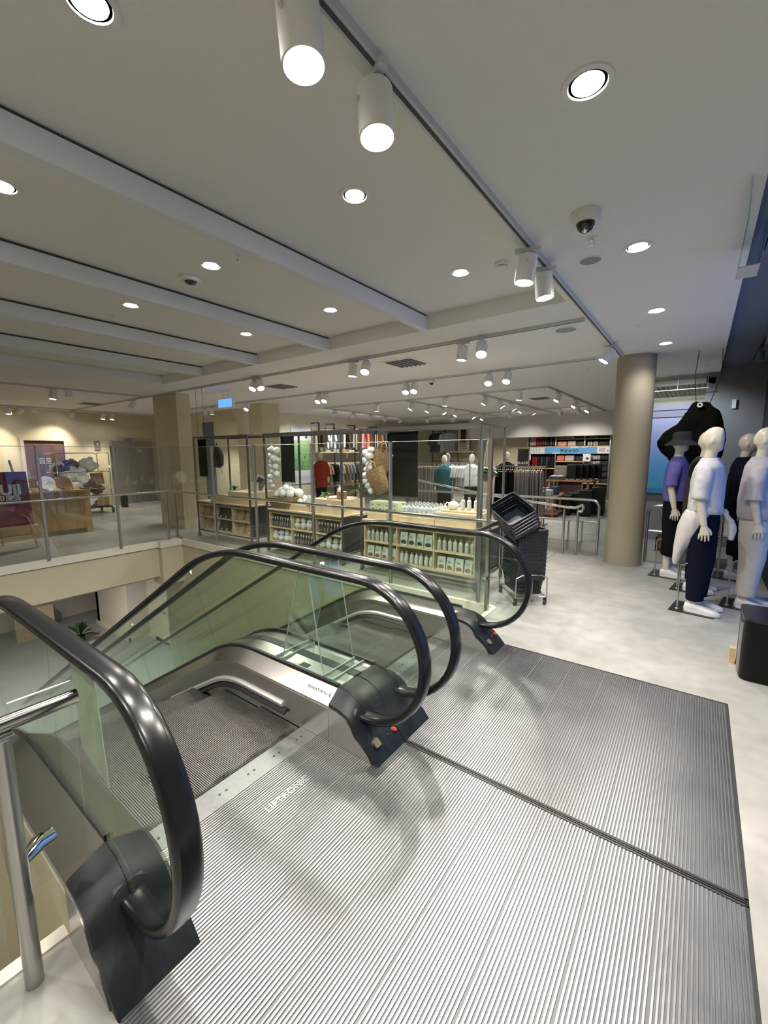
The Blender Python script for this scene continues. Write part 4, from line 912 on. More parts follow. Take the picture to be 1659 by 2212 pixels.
# olive padded garment hung from the ceiling behind the mannequins
t = thing('hanging_garment', (-.1, 6.95, 1.35), 'large olive black padded garment hanging from cords above the mannequins', 'hanging garment')
out = [(-.12, 2.23), (.02, 2.22), (.13, 2.13), (.20, 1.98), (.235, 1.75), (.21, 1.5), (.05, 1.30), (-.14, 1.18), (-.30, 1.36), (-.36, 1.52), (-.49, 1.66), (-.51, 1.74), (-.42, 1.86), (-.27, 1.96), (-.19, 2.12)]
cx_ = sum(p[0] for p in out)/len(out); cz_ = sum(p[1] for p in out)/len(out)
R = []
for y, k in ((-.13, .5), (-.12, .8), (-.07, .96), (0, 1.0), (.07, .96), (.12, .8), (.13, .5)): R.append([(cx_+(x-cx_)*k, 6.95+y, cz_+(z-cz_)*k) for x, z in out])
mb = MB(); mb.loft(R); o = mb.build('padded_body', C_OLIVE, t, remesh=.018, smooth_it=5); wrinkle(o, .022, (6, 6, 6), 9)
mb = MB(); mb.tube([(-.50+.03, 6.90, 1.70), (-.3, 6.83, 1.50), (-.05, 6.80, 1.44), (.12, 6.82, 1.5)], .007, 6); mb.build('seam', C_BLACK, t)
mb = MB(); mb.lathe([(.030, -.003), (.030, .003), (.013, .003), (.013, -.003)], 16, M=Matrix.Rotation(PI/2, 4, 'X')); mb.v = [(x-.06, y+6.80, z+2.18) for x, y, z in mb.v]; mb.build('eyelet', M_WHITE, t)
mb = MB(); mb.tube([(-.10, 6.95, 2.2), (-.14, 6.95, 2.55), (-.12, 6.95, 2.87)], .004, 6); mb.tube([(.04, 6.95, 2.2), (.13, 6.95, 2.55), (.12, 6.95, 2.87)], .004, 6); mb.build('cord', M_BLACK, t)
mb = MB(); mb.tube([(-.33, 6.95, 1.40), (-.38, 6.93, 1.22), (-.37, 6.93, 1.08)], .006, 6); mb.build('drawstring', C_BLACK, t)
# black litter bin at the right edge
t = thing('litter_bin', (.56, 3.95, 0), 'black box bin with rounded corner on the concrete at the right edge', 'bin')
mb = MB()
def rrect(x0, y0, x1, y1, r, n=5):
    P = []
    for cx, cy, a in ((x1-r, y1-r, 0), (x0+r, y1-r, 90), (x0+r, y0+r, 180), (x1-r, y0+r, 270)):
        for i in range(n+1): P.append((cx+r*math.cos(math.radians(a+90*i/n)), cy+r*math.sin(math.radians(a+90*i/n))))
    return P
mb.prism(rrect(.335, 3.74, .80, 4.12, .05), 'Z', .0, .43, False); mb.build('body', mat('bin_black', (.0025, .0025, .003), .45, spec=.25), t, bevel=.004)
mb = MB(); mb.prism(rrect(.33, 3.735, .805, 4.125, .055), 'Z', .43, .447); mb.build('lid', mat('bin_lid', (.012, .012, .014), .25), t)
mb = MB(); mb.box((.322, 3.80, .03), (.336, 3.86, .40)); mb.build('side_trim', M_STEELG, t)
mb = MB(); mb.box((.29, 4.0, .0), (.325, 4.06, .12)); tag(mb.build('wood_block', M_OAK), 'small orange wooden block on the floor left of the black bin', 'block')

# ================================================================== GATES AND RAILS BEHIND
def bent(pts, r, mb, n=12): mb.tube(pts, r, n)
def roundc(a, c, b, r, n=6):
    a, c, b = Vector(a), Vector(c), Vector(b); u = (a-c).normalized(); v = (b-c).normalized(); out = []
    for i in range(n+1):
        th = PI/2*i/n; out.append(c+u*r*(1-math.sin(th))+v*r*(1-math.cos(th)))
    return out
t = thing('steel_barrier', (-1.6, 7.15, 0), 'brushed steel barrier with rounded corner left of the round column', 'barrier')
mb = MB(); mb.tube([(-1.19, 7.15, 0)]+roundc((-1.19, 7.15, 0), (-1.19, 7.15, .86), (-3, 7.15, .86), .12)+[(-4.6, 7.15, .86)], .021, 14); mb.build('top_rail', M_STEELG, t)
mb = MB(); mb.tube([(-1.19, 7.15, .52), (-4.6, 7.15, .52)], .017, 12); mb.build('mid_rail', M_STEELG, t)
for x in (-2.2, -3.2, -4.6): mb = MB(); mb.cyl((x, 7.15, 0), (x, 7.15, .86), .018, 12); mb.build('post', M_STEELG, t)
for x in (-1.42, -1.62, -2.05): mb = MB(); mb.box((x-.012, 7.14, .18), (x+.012, 7.16, .52)); mb.build('bar', M_STEELG, t)
mb = MB(); mb.box((-2.2, 7.14, .04), (-1.20, 7.16, .19)); mb.box((-4.6, 7.14, .04), (-2.22, 7.16, .19)); mb.build('kick_plate', M_STEELG, t)
mb = MB(); mb.cyl((-1.17, 7.15, .60), (-1.04, 7.05, .60), .014, 10); mb.build('wall_bracket', M_STEELG, t)
t = thing('ramp_handrail', (-2.2, 6.95, 0), 'polished handrail sloping down with a curled end in front of the steel barrier', 'handrail')
mb = MB(); mb.tube([(-4.7, 7.0, 1.12), (-2.95, 7.0, .87), (-1.62, 6.98, .745), (-1.50, 6.97, .745), (-1.42, 6.95, .78), (-1.385, 6.93, .80), (-1.37, 6.92, .76), (-1.39, 6.92, .70), (-1.43, 6.94, .695)], .021, 14); mb.build('rail', M_STEELP, t)
for x in (-4.4, -2.95, -1.66, -1.46): z = .745 if x > -1.7 else .745+(-1.62-x)*.094; mb = MB(); mb.cyl((x, 7.0, .0), (x, 7.0, z-.05), .019, 12); mb.cyl((x, 7.0, z-.05), (x, 7.0, z-.01), .009, 8); mb.build('post', M_STEELG, t)
t = thing('steel_barrier', (-.3, 7.15, 0), 'brushed steel barrier with rounded corner right of the round column', 'barrier')
mb = MB(); mb.tube([(-.55, 7.15, 0)]+roundc((-.55, 7.15, 0), (-.55, 7.15, .83), (.5, 7.15, .83), .12)+[(.55, 7.15, .83)], .021, 14); mb.build('top_rail', M_STEELG, t)
mb = MB(); mb.tube([(-.55, 7.15, .46), (.55, 7.15, .46)], .016, 12); mb.build('mid_rail', M_STEELG, t)
for x in (-.30, .0, .3): mb = MB(); mb.cyl((x, 7.15, 0), (x, 7.15, .83), .014, 10); mb.build('post', M_STEELG, t)
mb = MB(); mb.box((-.53, 7.14, .03), (.55, 7.16, .17)); mb.build('kick_plate', M_STEELG, t)
# poster wall and things right of the column
mb = MB(); mb.box((-.80, 9.02, .86), (-.03, 9.08, 2.18)); o = mb.build('gradient_poster', ramp_mat('sea_gradient', [(0, (.03, .24, .48)), (.06, (.03, .24, .48)), (.07, (.06, .34, .55)), (.35, (.09, .30, .58)), (.75, (.28, .32, .50)), (1, (.36, .36, .50))], 'Z', 0, 1.32)); tag(o, 'large lavender to blue gradient poster behind the hanging garment', 'poster')
mb = MB(); mb.box((-.82, 9.0, 2.19), (-.02, 9.1, 2.30)); mb.box((-.74, 8.98, 2.31), (-.02, 9.1, 2.40)); o = mb.build('wall_shelf', mat('lavender_panel', (.24, .23, .28), .6)); tag(o, 'stacked lavender panels above the gradient poster', 'panel')
mb = MB(); mb.box((-1.05, 9.1, .0), (-.0, 9.2, .85)); struct('wall_low', mb, M_GREYWALL)
mb = MB(); mb.box((-1.05, 9.25, 2.42), (.05, 9.35, 2.55)); struct('trim_4', mb, M_FASCIA)
t = thing('slatted_ceiling_panel', (-.45, 9.9, 2.7), 'white slatted ceiling panel right of the column top', 'ceiling panel')
mb = MB()
for k in range(14): x = -1.0+k*.076; mb.box((x, 9.05, 2.74), (x+.03, 11.4, 2.77))
mb.box((-1.02, 9.0, 2.72), (.07, 9.06, 2.80)); mb.box((.05, 9.0, 2.70), (.1, 10.5, 2.80)); mb.build('slats', M_CEIL, t)
mb = MB(); mb.tube([(-.95, 8.8, 2.62), (.02, 8.8, 2.62)], .008, 8); 
for x in (-.9, -.4, 0): mb.tube([(x, 8.8, 2.62), (x, 8.8, 2.87)], .003, 6)
mb.build('hanging_rail', M_WHITE, t)
mb = MB(); mb.box((.34, 8.96, 2.28), (.39, 9.0, 2.42)); tag(mb.build('wall_sensor', M_WHITE), 'small white sensor box on the grey wall', 'sensor')
mb = MB(); mb.box((-.06, 7.45, 2.74), (-.0, 7.51, 2.86)); tag(mb.build('ceiling_beacon', M_WHITE), 'small white box hanging from the ceiling near the grey wall', 'sensor')
t = thing('wooden_crate', (-.30, 7.75, 0), 'brown wooden crate holding a plant behind the right barrier', 'crate')
mb = MB()
for z in (.02, .12, .22): mb.box((-.46, 7.60, z), (-.16, 7.615, z+.085)); mb.box((-.46, 7.885, z), (-.16, 7.90, z+.085)); mb.box((-.46, 7.6, z), (-.445, 7.9, z+.085)); mb.box((-.175, 7.6, z), (-.16, 7.9, z+.085))
mb.box((-.45, 7.61, .02), (-.17, 7.89, .035)); mb.build('slats', M_WALNUT, t)

# ================================================================== BASKETS
M_BASK = mat('basket_navy_plastic', (.012, .017, .026), .33)
def basket_proto():
    root = thing('shopping_basket', (0, 0, 0), 'x', 'shopping basket')
    mb = MB(); H = .20; A, B_, a, b = .225, .155, .19, .125
    for z, k in ((H, 0), (H-.045, .22), (.055, .72), (.0, 1)):
        X = A+(a-A)*k; Y = B_+(b-B_)*k; P = rrect(-X, -Y, X, Y, .035, 3); mb.tube([(x, y, z) for x, y in P], .0065 if z == H else .0035, 6, closed=True)
    mb.build('rim', M_BASK, root, world=False)
    mb = MB()
    def wallbars(n, f):
        for i in range(n): p0, p1 = f(i/(n-1)); mb.tube([p0, p1], .0042, 4)
    for s in (-1, 1):
        wallbars(15, lambda t_: ((s*0+(-A+.03)+(2*A-.06)*t_, s*B_, H-.0), ((-a+.03)+(2*a-.06)*t_, s*b, 0)))
        wallbars(10, lambda t_: ((s*A, (-B_+.03)+(2*B_-.06)*t_, H), (s*a, (-b+.03)+(2*b-.06)*t_, 0)))
        k = .20; 
        # solid bands under the rim
        for (z0, z1) in ((H-.045, H), (0, .03)):
            q = lambda z: ((A+(a-A)*(1-z/H)), (B_+(b-B_)*(1-z/H)))
            X0, Y0 = q(z0); X1, Y1 = q(z1)
            mb.add([(-X0, s*Y0, z0), (X0, s*Y0, z0), (X1, s*Y1, z1), (-X1, s*Y1, z1)], [(0, 1, 2, 3)]); mb.add([(s*X0, -Y0, z0), (s*X0, Y0, z0), (s*X1, Y1, z1), (s*X1, -Y1, z1)], [(0, 1, 2, 3)])
    mb.prism(rrect(-a, -b, a, b, .03, 3), 'Z', -.002, .003); mb.build('side_lattice', M_BASK, root, world=False)
    mb = MB()
    for s in (-1, 1): mb.tube([(-.12, s*.16, H), (-.10, s*.165, H+.012), (.10, s*.165, H+.012), (.12, s*.16, H)], .004, 6)
    mb.build('handle', mat('basket_handle', (.03, .035, .04), .25), root, world=False)
    return root
bk = basket_proto(); KIDS(bk)
ordn = ['lowest', 'second lowest', 'third lowest', 'fourth lowest', 'fifth lowest', 'sixth lowest', 'seventh lowest', 'eighth lowest', 'ninth lowest', 'tenth lowest', 'eleventh lowest', 'twelfth lowest', 'thirteenth lowest']
ang = math.radians(131)
for i in range(13):
    l = 'navy shopping basket, %s of the upright stack beside the glass return' % ordn[i]
    if i == 0: bk.location = (-1.475, 4.53, .11); bk.rotation_euler = (0, 0, ang); bk['label'] = l; bk['group'] = 'stacked shopping baskets'
    else: dup(bk, (-1.475+.001*i, 4.53, .11+.041*i), ang, l, 'stacked shopping baskets')
Rt = (Matrix.Rotation(ang, 4, 'Z') @ Matrix.Rotation(math.radians(-30), 4, 'X') @ Matrix.Rotation(math.radians(-22), 4, 'Y'))
for i in range(5):
    p = Vector((-1.50, 4.50, .735)) + Rt.to_3x3() @ Vector((0, 0, .040*i))
    dup(bk, p, label='tilted navy shopping basket, %s of the five leaning on top of the stack' % ['lowest', 'second', 'middle', 'fourth', 'topmost'][i], group='tilted shopping baskets', rot=Rt.to_euler())
t = thing('basket_trolley', (-1.475, 4.53, 0), 'low wheeled frame carrying the stack of navy shopping baskets', 'trolley')
Rz = Matrix.Translation((-1.475, 4.53, 0)) @ Matrix.Rotation(ang, 4, 'Z')
mb = MB()
for s in (-1, 1): mb.tube([Rz @ Vector((-.24, s*.17, .09)), Rz @ Vector((.24, s*.17, .09))], .008, 8); mb.tube([Rz @ Vector((s*.24, -.17, .09)), Rz @ Vector((s*.24, .17, .09))], .008, 8); mb.tube([Rz @ Vector((s*.24, -.17, .09)), Rz @ Vector((s*.245, -.165, .30)), Rz @ Vector((s*.245, -.1, .33)), Rz @ Vector((s*.245, .1, .33)), Rz @ Vector((s*.245, .165, .30)), Rz @ Vector((s*.24, .17, .09))], .007, 8)
mb.build('frame', M_STEELG, t)
for s in (-1, 1):
    for q in (-1, 1): p = Rz @ Vector((s*.22, q*.16, .03)); mb = MB(); mb.cyl(p+Vector((-.012, 0, 0)), p+Vector((.012, 0, 0)), .029, 14); mb.box((p.x-.016, p.y-.01, .035), (p.x+.016, p.y+.01, .085)); mb.build('caster', M_BLACK, t)

# ================================================================== DISPLAY TROLLEYS
CY_, CB_ = 4.42, 5.14
def cart(x0, x1, label):
    t = thing('display_trolley', ((x0+x1)/2, (CY_+CB_)/2, 0), label, 'display trolley', 'display trolleys behind the fence')
    for x in (x0, x1):
        for y in (CY_-.01, CB_+.01):
            mb = MB(); mb.box((x-.013, y-.013, .10), (x+.013, y+.013, 1.92)); mb.build('post', M_FRAME, t)
            mb = MB(); mb.cyl((x-.014, y, .035), (x+.014, y, .035), .034, 16); mb.box((x-.02, y-.012, .04), (x+.02, y+.012, .10)); mb.build('caster', mat('grey_rubber', (.10, .11, .11), .5), t)
    mb = MB()
    for y in (CY_-.01, CB_+.01, (CY_+CB_)/2): mb.box((x0-.02, y-.011, 1.90), (x1+.02, y+.011, 1.922))
    for x in (x0, x1): mb.box((x-.011, CY_-.02, 1.90), (x+.011, CB_+.02, 1.922))
    mb.box((x0, CY_+.1, 1.895), (x1, CY_+.118, 1.912)); mb.build('top_frame', M_FRAME, t)
    mb = MB()
    for x in (x0, x1): mb.box((x-.011, CY_, .13), (x+.011, CB_, .155))
    for y in (CY_-.01, CB_+.01): mb.box((x0, y-.011, .13), (x1, y+.011, .155)); mb.box((x0, y-.011, .665), (x1, y+.011, .69))
    mb.build('lower_frame', M_FRAME, t)
    mb = MB(); mb.box((x0+.015, CY_-.02, .69), (x1-.015, CB_+.01, .715)); mb.build('worktop', M_PINE, t, bevel=.003)
    mb = MB()
    mb.box((x0+.02, CY_+.02, .155), (x0+.028, CB_, .665)); mb.box((x1-.028, CY_+.02, .155), (x1-.02, CB_, .665)); mb.build('side_panel', mat('side_panel_grey', (.022, .026, .028), .4), t)
    a, b = x0+.03, x1-.03; w3 = (b-a)/3
    mb = MB()
    for k in range(4): x = a+k*w3; x = min(max(x, a+.009), b-.009); mb.box((x-.009, CY_, .175), (x+.009, CB_-.3, .645))
    for z in (.165, .405, .64): mb.box((a, CY_-.004, z), (b, CB_-.3, z+.02))
    mb.box((a, CY_+.36, .17), (b, CY_+.375, .66)); mb.build('shelf_box', M_PINE, t)
    return t, [(a+.018+k*w3, a+(k+1)*w3-.018) for k in range(3)]
CART = [(-7.79, -6.13), (-5.68, -4.01), (-3.66, -1.96)]
c1, bay1 = cart(*CART[0], 'left display trolley with paper bags, behind the glass fence')
c2, bay2 = cart(*CART[1], 'middle display trolley with white sponges and dark bottles')
c3, bay3 = cart(*CART[2], 'right display trolley with silver capped bottles and pouches')
M_BOTL = mat('frosted_bottle', (.56, .60, .58), .28, coat=.3, nscale=30, namt=.04); M_CAPS = mat('silver_cap', (.62, .63, .64), .3, .8); M_LABEL = mat('bottle_label', (.68, .70, .68), .6)
M_DKBOT = mat('dark_bottle', (.035, .038, .034), .2, coat=.4)
def bottle(m, capm, h=.155, r=.026):
    root = thing('bottle', (0, 0, 0), 'x', 'bottle')
    mb = MB(); mb.lathe([(r*.9, 0), (r, .004), (r, h*.66), (r*.92, h*.74), (r*.5, h*.82), (r*.42, h*.86)], 14); mb.build('body', m, root, world=False)
    mb = MB(); mb.lathe([(r*.5, h*.85), (r*.52, h*.97), (r*.45, h)], 12); mb.build('cap', capm, root, world=False)
    mb = MB(); mb.box((-r*.62, -r*1.02, h*.15), (r*.62, -r*.78, h*.55)); mb.build('label', M_LABEL if m is M_BOTL else M_GREYWALL, root, world=False); KIDS(root); return root
_first = {}
def put(proto, loc, rz, label, group, scale=None):
    if proto.name not in _first: _first[proto.name] = 1; proto.location = loc; proto.rotation_euler = (0, 0, rz); proto['label'] = label; proto['group'] = group; proto.scale = (scale,)*3 if scale else (1,)*3; return proto
    d = dup(proto, loc, rz, label, group, scale); 
    if not scale: d.scale = (1, 1, 1)
    return d
bt = bottle(M_BOTL, M_CAPS); dk = bottle(M_DKBOT, M_WHITE, .15, .022)
Z_LO, Z_HI = .186, .426
def row(proto, bay, n, z, y, label, group, rows=1, jit=.004):
    for q in range(rows):
        for i in range(n):
            x = bay[0]+(bay[1]-bay[0])*(i+.5)/n
            put(proto, (x+random.uniform(-jit, jit), y+.062*q+random.uniform(-.003, .003), z), random.uniform(-.2, .2), label, group)
row(bt, (bay3[0][0], bay3[0][1]), 7, Z_HI, CY_+.05, 'clear silver capped bottle in the upper left bay of the right trolley', 'bottles in the upper left bay')
row(bt, bay3[1], 7, Z_LO, CY_+.05, 'clear silver capped bottle in the lower middle bay of the right trolley', 'bottles in the lower middle bay')
row(bt, bay3[2], 7, Z_HI, CY_+.05, 'clear silver capped bottle in the upper right bay of the right trolley', 'bottles in the upper right bay')
for bay, z, lab in ((bay2[0], Z_HI, 'upper left'), (bay2[1], Z_LO, 'lower middle'), (bay2[2], Z_HI, 'upper right')):
    row(dk, bay, 8, z, CY_+.04, 'small dark bottle in the %s bay of the middle trolley' % lab, 'dark bottles, %s bay' % lab, rows=2)
def pouch(pic, picm):
    root = thing('pouch', (0, 0, 0), 'x', 'pouch'); mb = MB(); w_, h = .050, .165
    mb.loft([[(-w_*s, -d, z), (0, -d*1.25, z), (w_*s, -d, z), (w_*s, d, z), (0, d*1.25, z), (-w_*s, d, z)] for z, d, s in ((0, .024, .92), (.02, .027, 1), (.09, .020, 1), (.15, .006, 1), (h, .002, 1))], True, False); mb.build('bag', mat('mint_pouch', (.60, .68, .63), .35, nscale=14, namt=.05), root, world=False)
    mb = MB(); mb.sph((0, -.029, .040), .034, 12, 8, (1.15, .18, .85)); mb.build('printed_picture', picm, root, world=False)
    mb = MB(); mb.box((-.03, -.0225, .118), (.012, -.0195, .121)); mb.box((-.03, -.026, .104), (.02, -.0225, .107)); mb.build('printed_text', M_KTEXT, root, world=False); KIDS(root); return root
pk = pouch('k', mat('dark_tea_print', (.035, .03, .03), .7, nscale=90, namt=.6)); pb = pouch('b', mat('brown_cookie_print', (.26, .11, .05), .7, nscale=60, namt=.5))
for bay, z, pr, lab in ((bay3[1], Z_HI, pk, 'upper middle bay, with a dark picture'), (bay3[0], Z_LO, pb, 'lower left bay, with a brown picture'), (bay3[2], Z_LO, pb, 'lower right bay, with a brown picture')):
    row(pr, (bay[0]+.01, bay[1]-.01), 4, z, CY_+.05, 'mint pouch in the right trolley, %s' % lab, 'pouches, %s' % lab)
# sponge nets
def puff(name, r, m, seed, sc=(1, 1, .85), world=None):
    mb = MB(); mb.sph((0, 0, r*sc[2]), r, 14, 10, sc); o = mb.build(name, m, origin=(0, 0, 0))
    for v in o.data.vertices:
        q = v.co*(2.6/r)/2; v.co = v.co*(1+.16*noise.noise(q+Vector((seed, 0, 0)))+.06*noise.noise(q*3))
    return o
M_PUFF = mat('white_net_sponge', (.72, .76, .74), .8, nscale=70, namt=.12, bump=.8, bscale=60)
pf = [puff('net_sponge', .05, M_PUFF, s, sc) for s, sc in ((0, (1, 1, .85)), (3.3, (1.1, .9, .95)), (8.1, (.95, 1, 1.05)))]
_pu = [0]
def sponge(loc, s, label, group):
    i = _pu[0] % 3; first = _pu[0] < 3; _pu[0] += 1
    o = pf[i]
    if not first: o = pf[i].copy(); COL.objects.link(o)
    o.location = loc; o.scale = (s,)*3; o.rotation_euler = (0, 0, random.uniform(0, 6)); tag(o, label, 'sponge', group); return o
for bay, z, lab in ((bay2[1], Z_HI, 'upper middle'), (bay2[0], Z_LO, 'lower left'), (bay2[2], Z_LO, 'lower right')):
    for lv in range(2):
        for i in range(4): sponge((bay[0]+.06+(bay[1]-bay[0]-.10)*i/3, CY_+.07+.01*lv, z+lv*.082), 1.12 if lv == 0 else .95, 'white net sponge in the %s bay of the middle trolley' % lab, 'sponges, %s bay' % lab)
# paper bags
def slant_bag(m, name, lab0):
    root = thing(name, (0, 0, 0), lab0, 'paper bag'); mb = MB(); w_ = .085
    mb.add([(-w_, 0, 0), (w_, 0, 0), (w_, .10, 0), (-w_, .10, 0), (-w_, .06, .19), (w_, .06, .19), (w_, .09, .19), (-w_, .09, .19)], [(0, 1, 2, 3), (4, 5, 6, 7), (0, 1, 5, 4), (1, 2, 6, 5), (2, 3, 7, 6), (3, 0, 4, 7)]); mb.build('bag', m, root, world=False)
    mb = MB(); mb.box((-.012, -.004, .012), (.012, .012, .042)); mb.build('tag', M_WHITE, root, world=False); KIDS(root); return root
kb = slant_bag(M_KRAFT, 'kraft_bag', 'x'); db = slant_bag(mat('dark_cloth_bag', (.03, .032, .03), .8), 'dark_bag', 'x'); db['category'] = 'bag'
for bay, z, pr, lab in ((bay1[0], Z_HI, kb, 'brown paper bag in the upper left bay'), (bay1[2], Z_HI, kb, 'brown paper bag in the upper right bay'), (bay1[0], Z_LO, kb, 'brown paper bag in the lower left bay'), (bay1[2], Z_LO, kb, 'brown paper bag in the lower right bay'), (bay1[1], Z_HI, db, 'dark cloth bag in the upper middle bay'), (bay1[1], Z_LO, db, 'dark cloth bag in the lower middle bay')):
    row(pr, bay, 2 if pr is kb else 3, z, CY_+.05, lab+' of the left trolley', lab, jit=0)
# plinth boxes on the worktops
ZT = .715
def plinth(x0, x1, y0, y1, z0, z1, label):
    mb = MB(); mb.box((x0, y0, z0), (x1, y1, z1)); o = mb.build('wooden_plinth', M_PINE, bevel=.004); tag(o, label, 'plinth', 'pale wooden plinths'); return o
plinth(-7.42, -6.86, 4.46, 4.95, ZT, .82, 'low pale wooden plinth on the left part of the left trolley')
plinth(-6.85, -6.20, 4.46, 4.98, ZT, .935, 'tall pale wooden plinth on the right part of the left trolley')
plinth(-5.25, -4.72, 4.50, 4.98, ZT, .80, 'low pale wooden plinth behind the wicker basket')
plinth(-4.68, -4.08, 4.46, 5.0, ZT, .93, 'tall pale wooden plinth on the middle trolley')
plinth(-3.60, -3.08, 4.46, 5.0, ZT, .805, 'low pale wooden plinth under the pale cartons')
plinth(-3.075, -2.55, 4.46, 5.0, ZT, .80, 'low pale wooden plinth under the crowd of bottles')
plinth(-2.545, -1.99, 4.46, 5.0, ZT, .80, 'lower wooden plinth at the right end of the right trolley')
plinth(-2.545, -1.99, 4.46, 5.0, .802, .888, 'upper wooden plinth at the right end of the right trolley')
for i in range(4):
    for q in range(2):
        mb = MB(); x = -3.575+i*.118; mb.box((x, 4.49+q*.1, .806), (x+.113, 4.585+q*.1, .955)); o = mb.build('carton', mat('pale_yellow_carton', (.60, .64, .42), .6)); tag(o, 'pale yellow carton, %s row, %s from the left on the right trolley' % (['front', 'rear'][q], ['first', 'second', 'third', 'fourth'][i]), 'carton', 'pale yellow cartons')
        if q == 0:
            mb = MB(); R = Matrix.Translation((x+.056, 4.4895, .842)) @ Matrix.Rotation(.7, 4, 'Y'); mb.box((-.021, -.001, -.021), (.021, .001, .021), R); mb.build('chocolate_picture', mat('choc_print', (.13, .05, .03), .6), o)
            mb = MB(); mb.box((x+.02, 4.4885, .905), (x+.075, 4.4902, .909)); mb.box((x+.02, 4.4885, .917), (x+.06, 4.4902, .921)); mb.build('printed_text', M_KTEXT, o)
for q in range(5):
    for i in range(8):
        put(bt, (-3.035+i*.064+random.uniform(-.004, .004), 4.50+q*.075+random.uniform(-.004, .004), .801), random.uniform(-.3, .3), 'clear silver capped bottle crowded on top of the right trolley', 'bottles on top of the right trolley')
mb = MB(); mb.box((-2.50, 4.52, .889), (-2.02, 4.78, .912)); tag(mb.build('serving_board', M_OAK, bevel=.004), 'wooden serving board under the teapot', 'board')
t = thing('teapot', (-2.38, 4.62, .912), 'white porcelain teapot on the wooden board', 'teapot')
mb = MB(); mb.lathe([(.035, 0), (.058, .02), (.066, .05), (.060, .078), (.035, .092)], 24); mb.build('body', M_WHITE, t, world=False)
mb = MB(); mb.lathe([(.036, .090), (.030, .100), (.006, .104), (.007, .112), (.010, .118), (.003, .122)], 18); mb.build('lid', M_WHITE, t, world=False)
mb = MB(); mb.tube([(.055, 0, .04), (.085, 0, .06), (.10, 0, .088)], [.014, .010, .007], 10); mb.build('spout', M_WHITE, t, world=False)
mb = MB(); mb.tube([(-.055, 0, .075), (-.09, 0, .085), (-.105, 0, .05), (-.085, 0, .025), (-.058, 0, .03)], .006, 8); mb.build('handle', M_WHITE, t, world=False)
for x, l in ((-2.26, 'clear bottle standing right of the teapot spout'), (-2.18, 'clear bottle, middle of the three by the teapot'), (-2.09, 'clear bottle farthest right by the teapot')): put(bt, (x, 4.64, .912), 0, l, 'bottles by the teapot', 1.02)
# middle trolley top
t = thing('wicker_basket', (-5.44, 4.62, ZT), 'wicker basket heaped with white sponges on the middle trolley', 'basket', None, 0.0, 1.38)
mb = MB(); mb.loft([rr_ for rr_ in [[(x, y, z) for x, y in rrect(-a, -b, a, b, .04, 3)] for z, a, b in ((0, .15, .11), (.06, .175, .13), (.12, .185, .14), (.128, .185, .14), (.128, .165, .12), (.03, .145, .105))]], True, True); mb.build('body', M_WICKER, t, world=False)
mb = MB(); mb.tube([(x, y, .128) for x, y in rrect(-.18, -.135, .18, .135, .04, 3)], .009, 8, closed=True); mb.build('rim', M_WICKER, t, world=False)
for (x, y, z) in ((-.11, -.04, .11), (0, -.05, .12), (.10, -.03, .11), (-.06, .05, .13), (.06, .05, .14), (0, 0, .18), (-.07, -.01, .16), (.08, .0, .165), (.16, .06, .12)): sponge((-5.44+x*1.4, 4.62+y*1.4, ZT+z*1.05+.045), 1.4, 'white net sponge heaped in the wicker basket', 'sponges in the wicker basket')
for (x, y, z) in ((-5.08, 4.60, .80), (-4.99, 4.63, .80), (-4.91, 4.60, .80), (-5.05, 4.68, .85), (-4.95, 4.7, .83), (-4.84, 4.66, .80)): sponge((x, y, z), 1.0, 'white net sponge lying right of the wicker basket', 'sponges beside the basket')
mb = MB(); mb.lathe([(.06, 0), (.075, .006), (.07, .01)], 20, (-4.80, 4.56, .802)); tag(mb.build('small_dish', M_CAP), 'flat grey dish under the two white paper tubes', 'dish')
for i, x in enumerate((-4.845, -4.775)): mb = MB(); mb.loft([[(x+rx*math.cos(a), 4.56+rx*.7*math.sin(a), z) for a in [2*PI*k/10 for k in range(10)]] for z, rx in ((.813, .028), (.90, .03), (.96, .024))]); tag(mb.build('paper_tube', M_PUFF), '%s white wrapped tube standing on the grey dish' % ['left', 'right'][i], 'tube')
mb = MB(); mb.box((-4.25, 4.55, .931), (-4.14, 4.66, 1.05)); tag(mb.build('brown_tin', M_BRWOOD, bevel=.01), 'brown square tin on the tall plinth of the middle trolley', 'tin')
mb = MB(); mb.lathe([(.05, 0), (.085, .004), (.088, .012), (.07, .012)], 24, (-4.36, 4.58, .931)); tag(mb.build('wooden_plate', M_BRWOOD), 'small brown plate beside the brown tin', 'plate')
put(bt, (-4.34, 4.72, .931), 0, 'tall clear pump bottle behind the small brown plate', 'pump bottle', 1.25)
def leafy(parent, c, n, L, m, up=.6, seed=1, w_=.30, world=False):
    rs = random.Random(seed); mb = MB()
    for i in range(n):
        a = rs.uniform(0, 2*PI); e = rs.uniform(up-.5, up+.6); l = L*rs.uniform(.6, 1.0); d = Vector((math.cos(a)*math.cos(e), math.sin(a)*math.cos(e), math.sin(e))); s = d.cross(Vector((0, 0, 1))).normalized()
        P = [Vector(c)+d*l*t_+Vector((0, 0, -.35*l*t_*t_)) for t_ in (0, .35, .6, .85, 1)]; W = [.02, .7, 1, .6, .02]; up_ = s.cross(d)
        vs = []
        for p, w in zip(P, W): vs += [p-s*l*w_*w*.5+up_*l*.03*w, p, p+s*l*w_*w*.5+up_*l*.03*w]
        fs = []
        for k in range(4): fs += [(k*3, k*3+1, k*3+4, k*3+3), (k*3+1, k*3+2, k*3+5, k*3+4)]
        mb.add(vs, fs, True)
    return mb.build('leaves', m, parent, world=world)
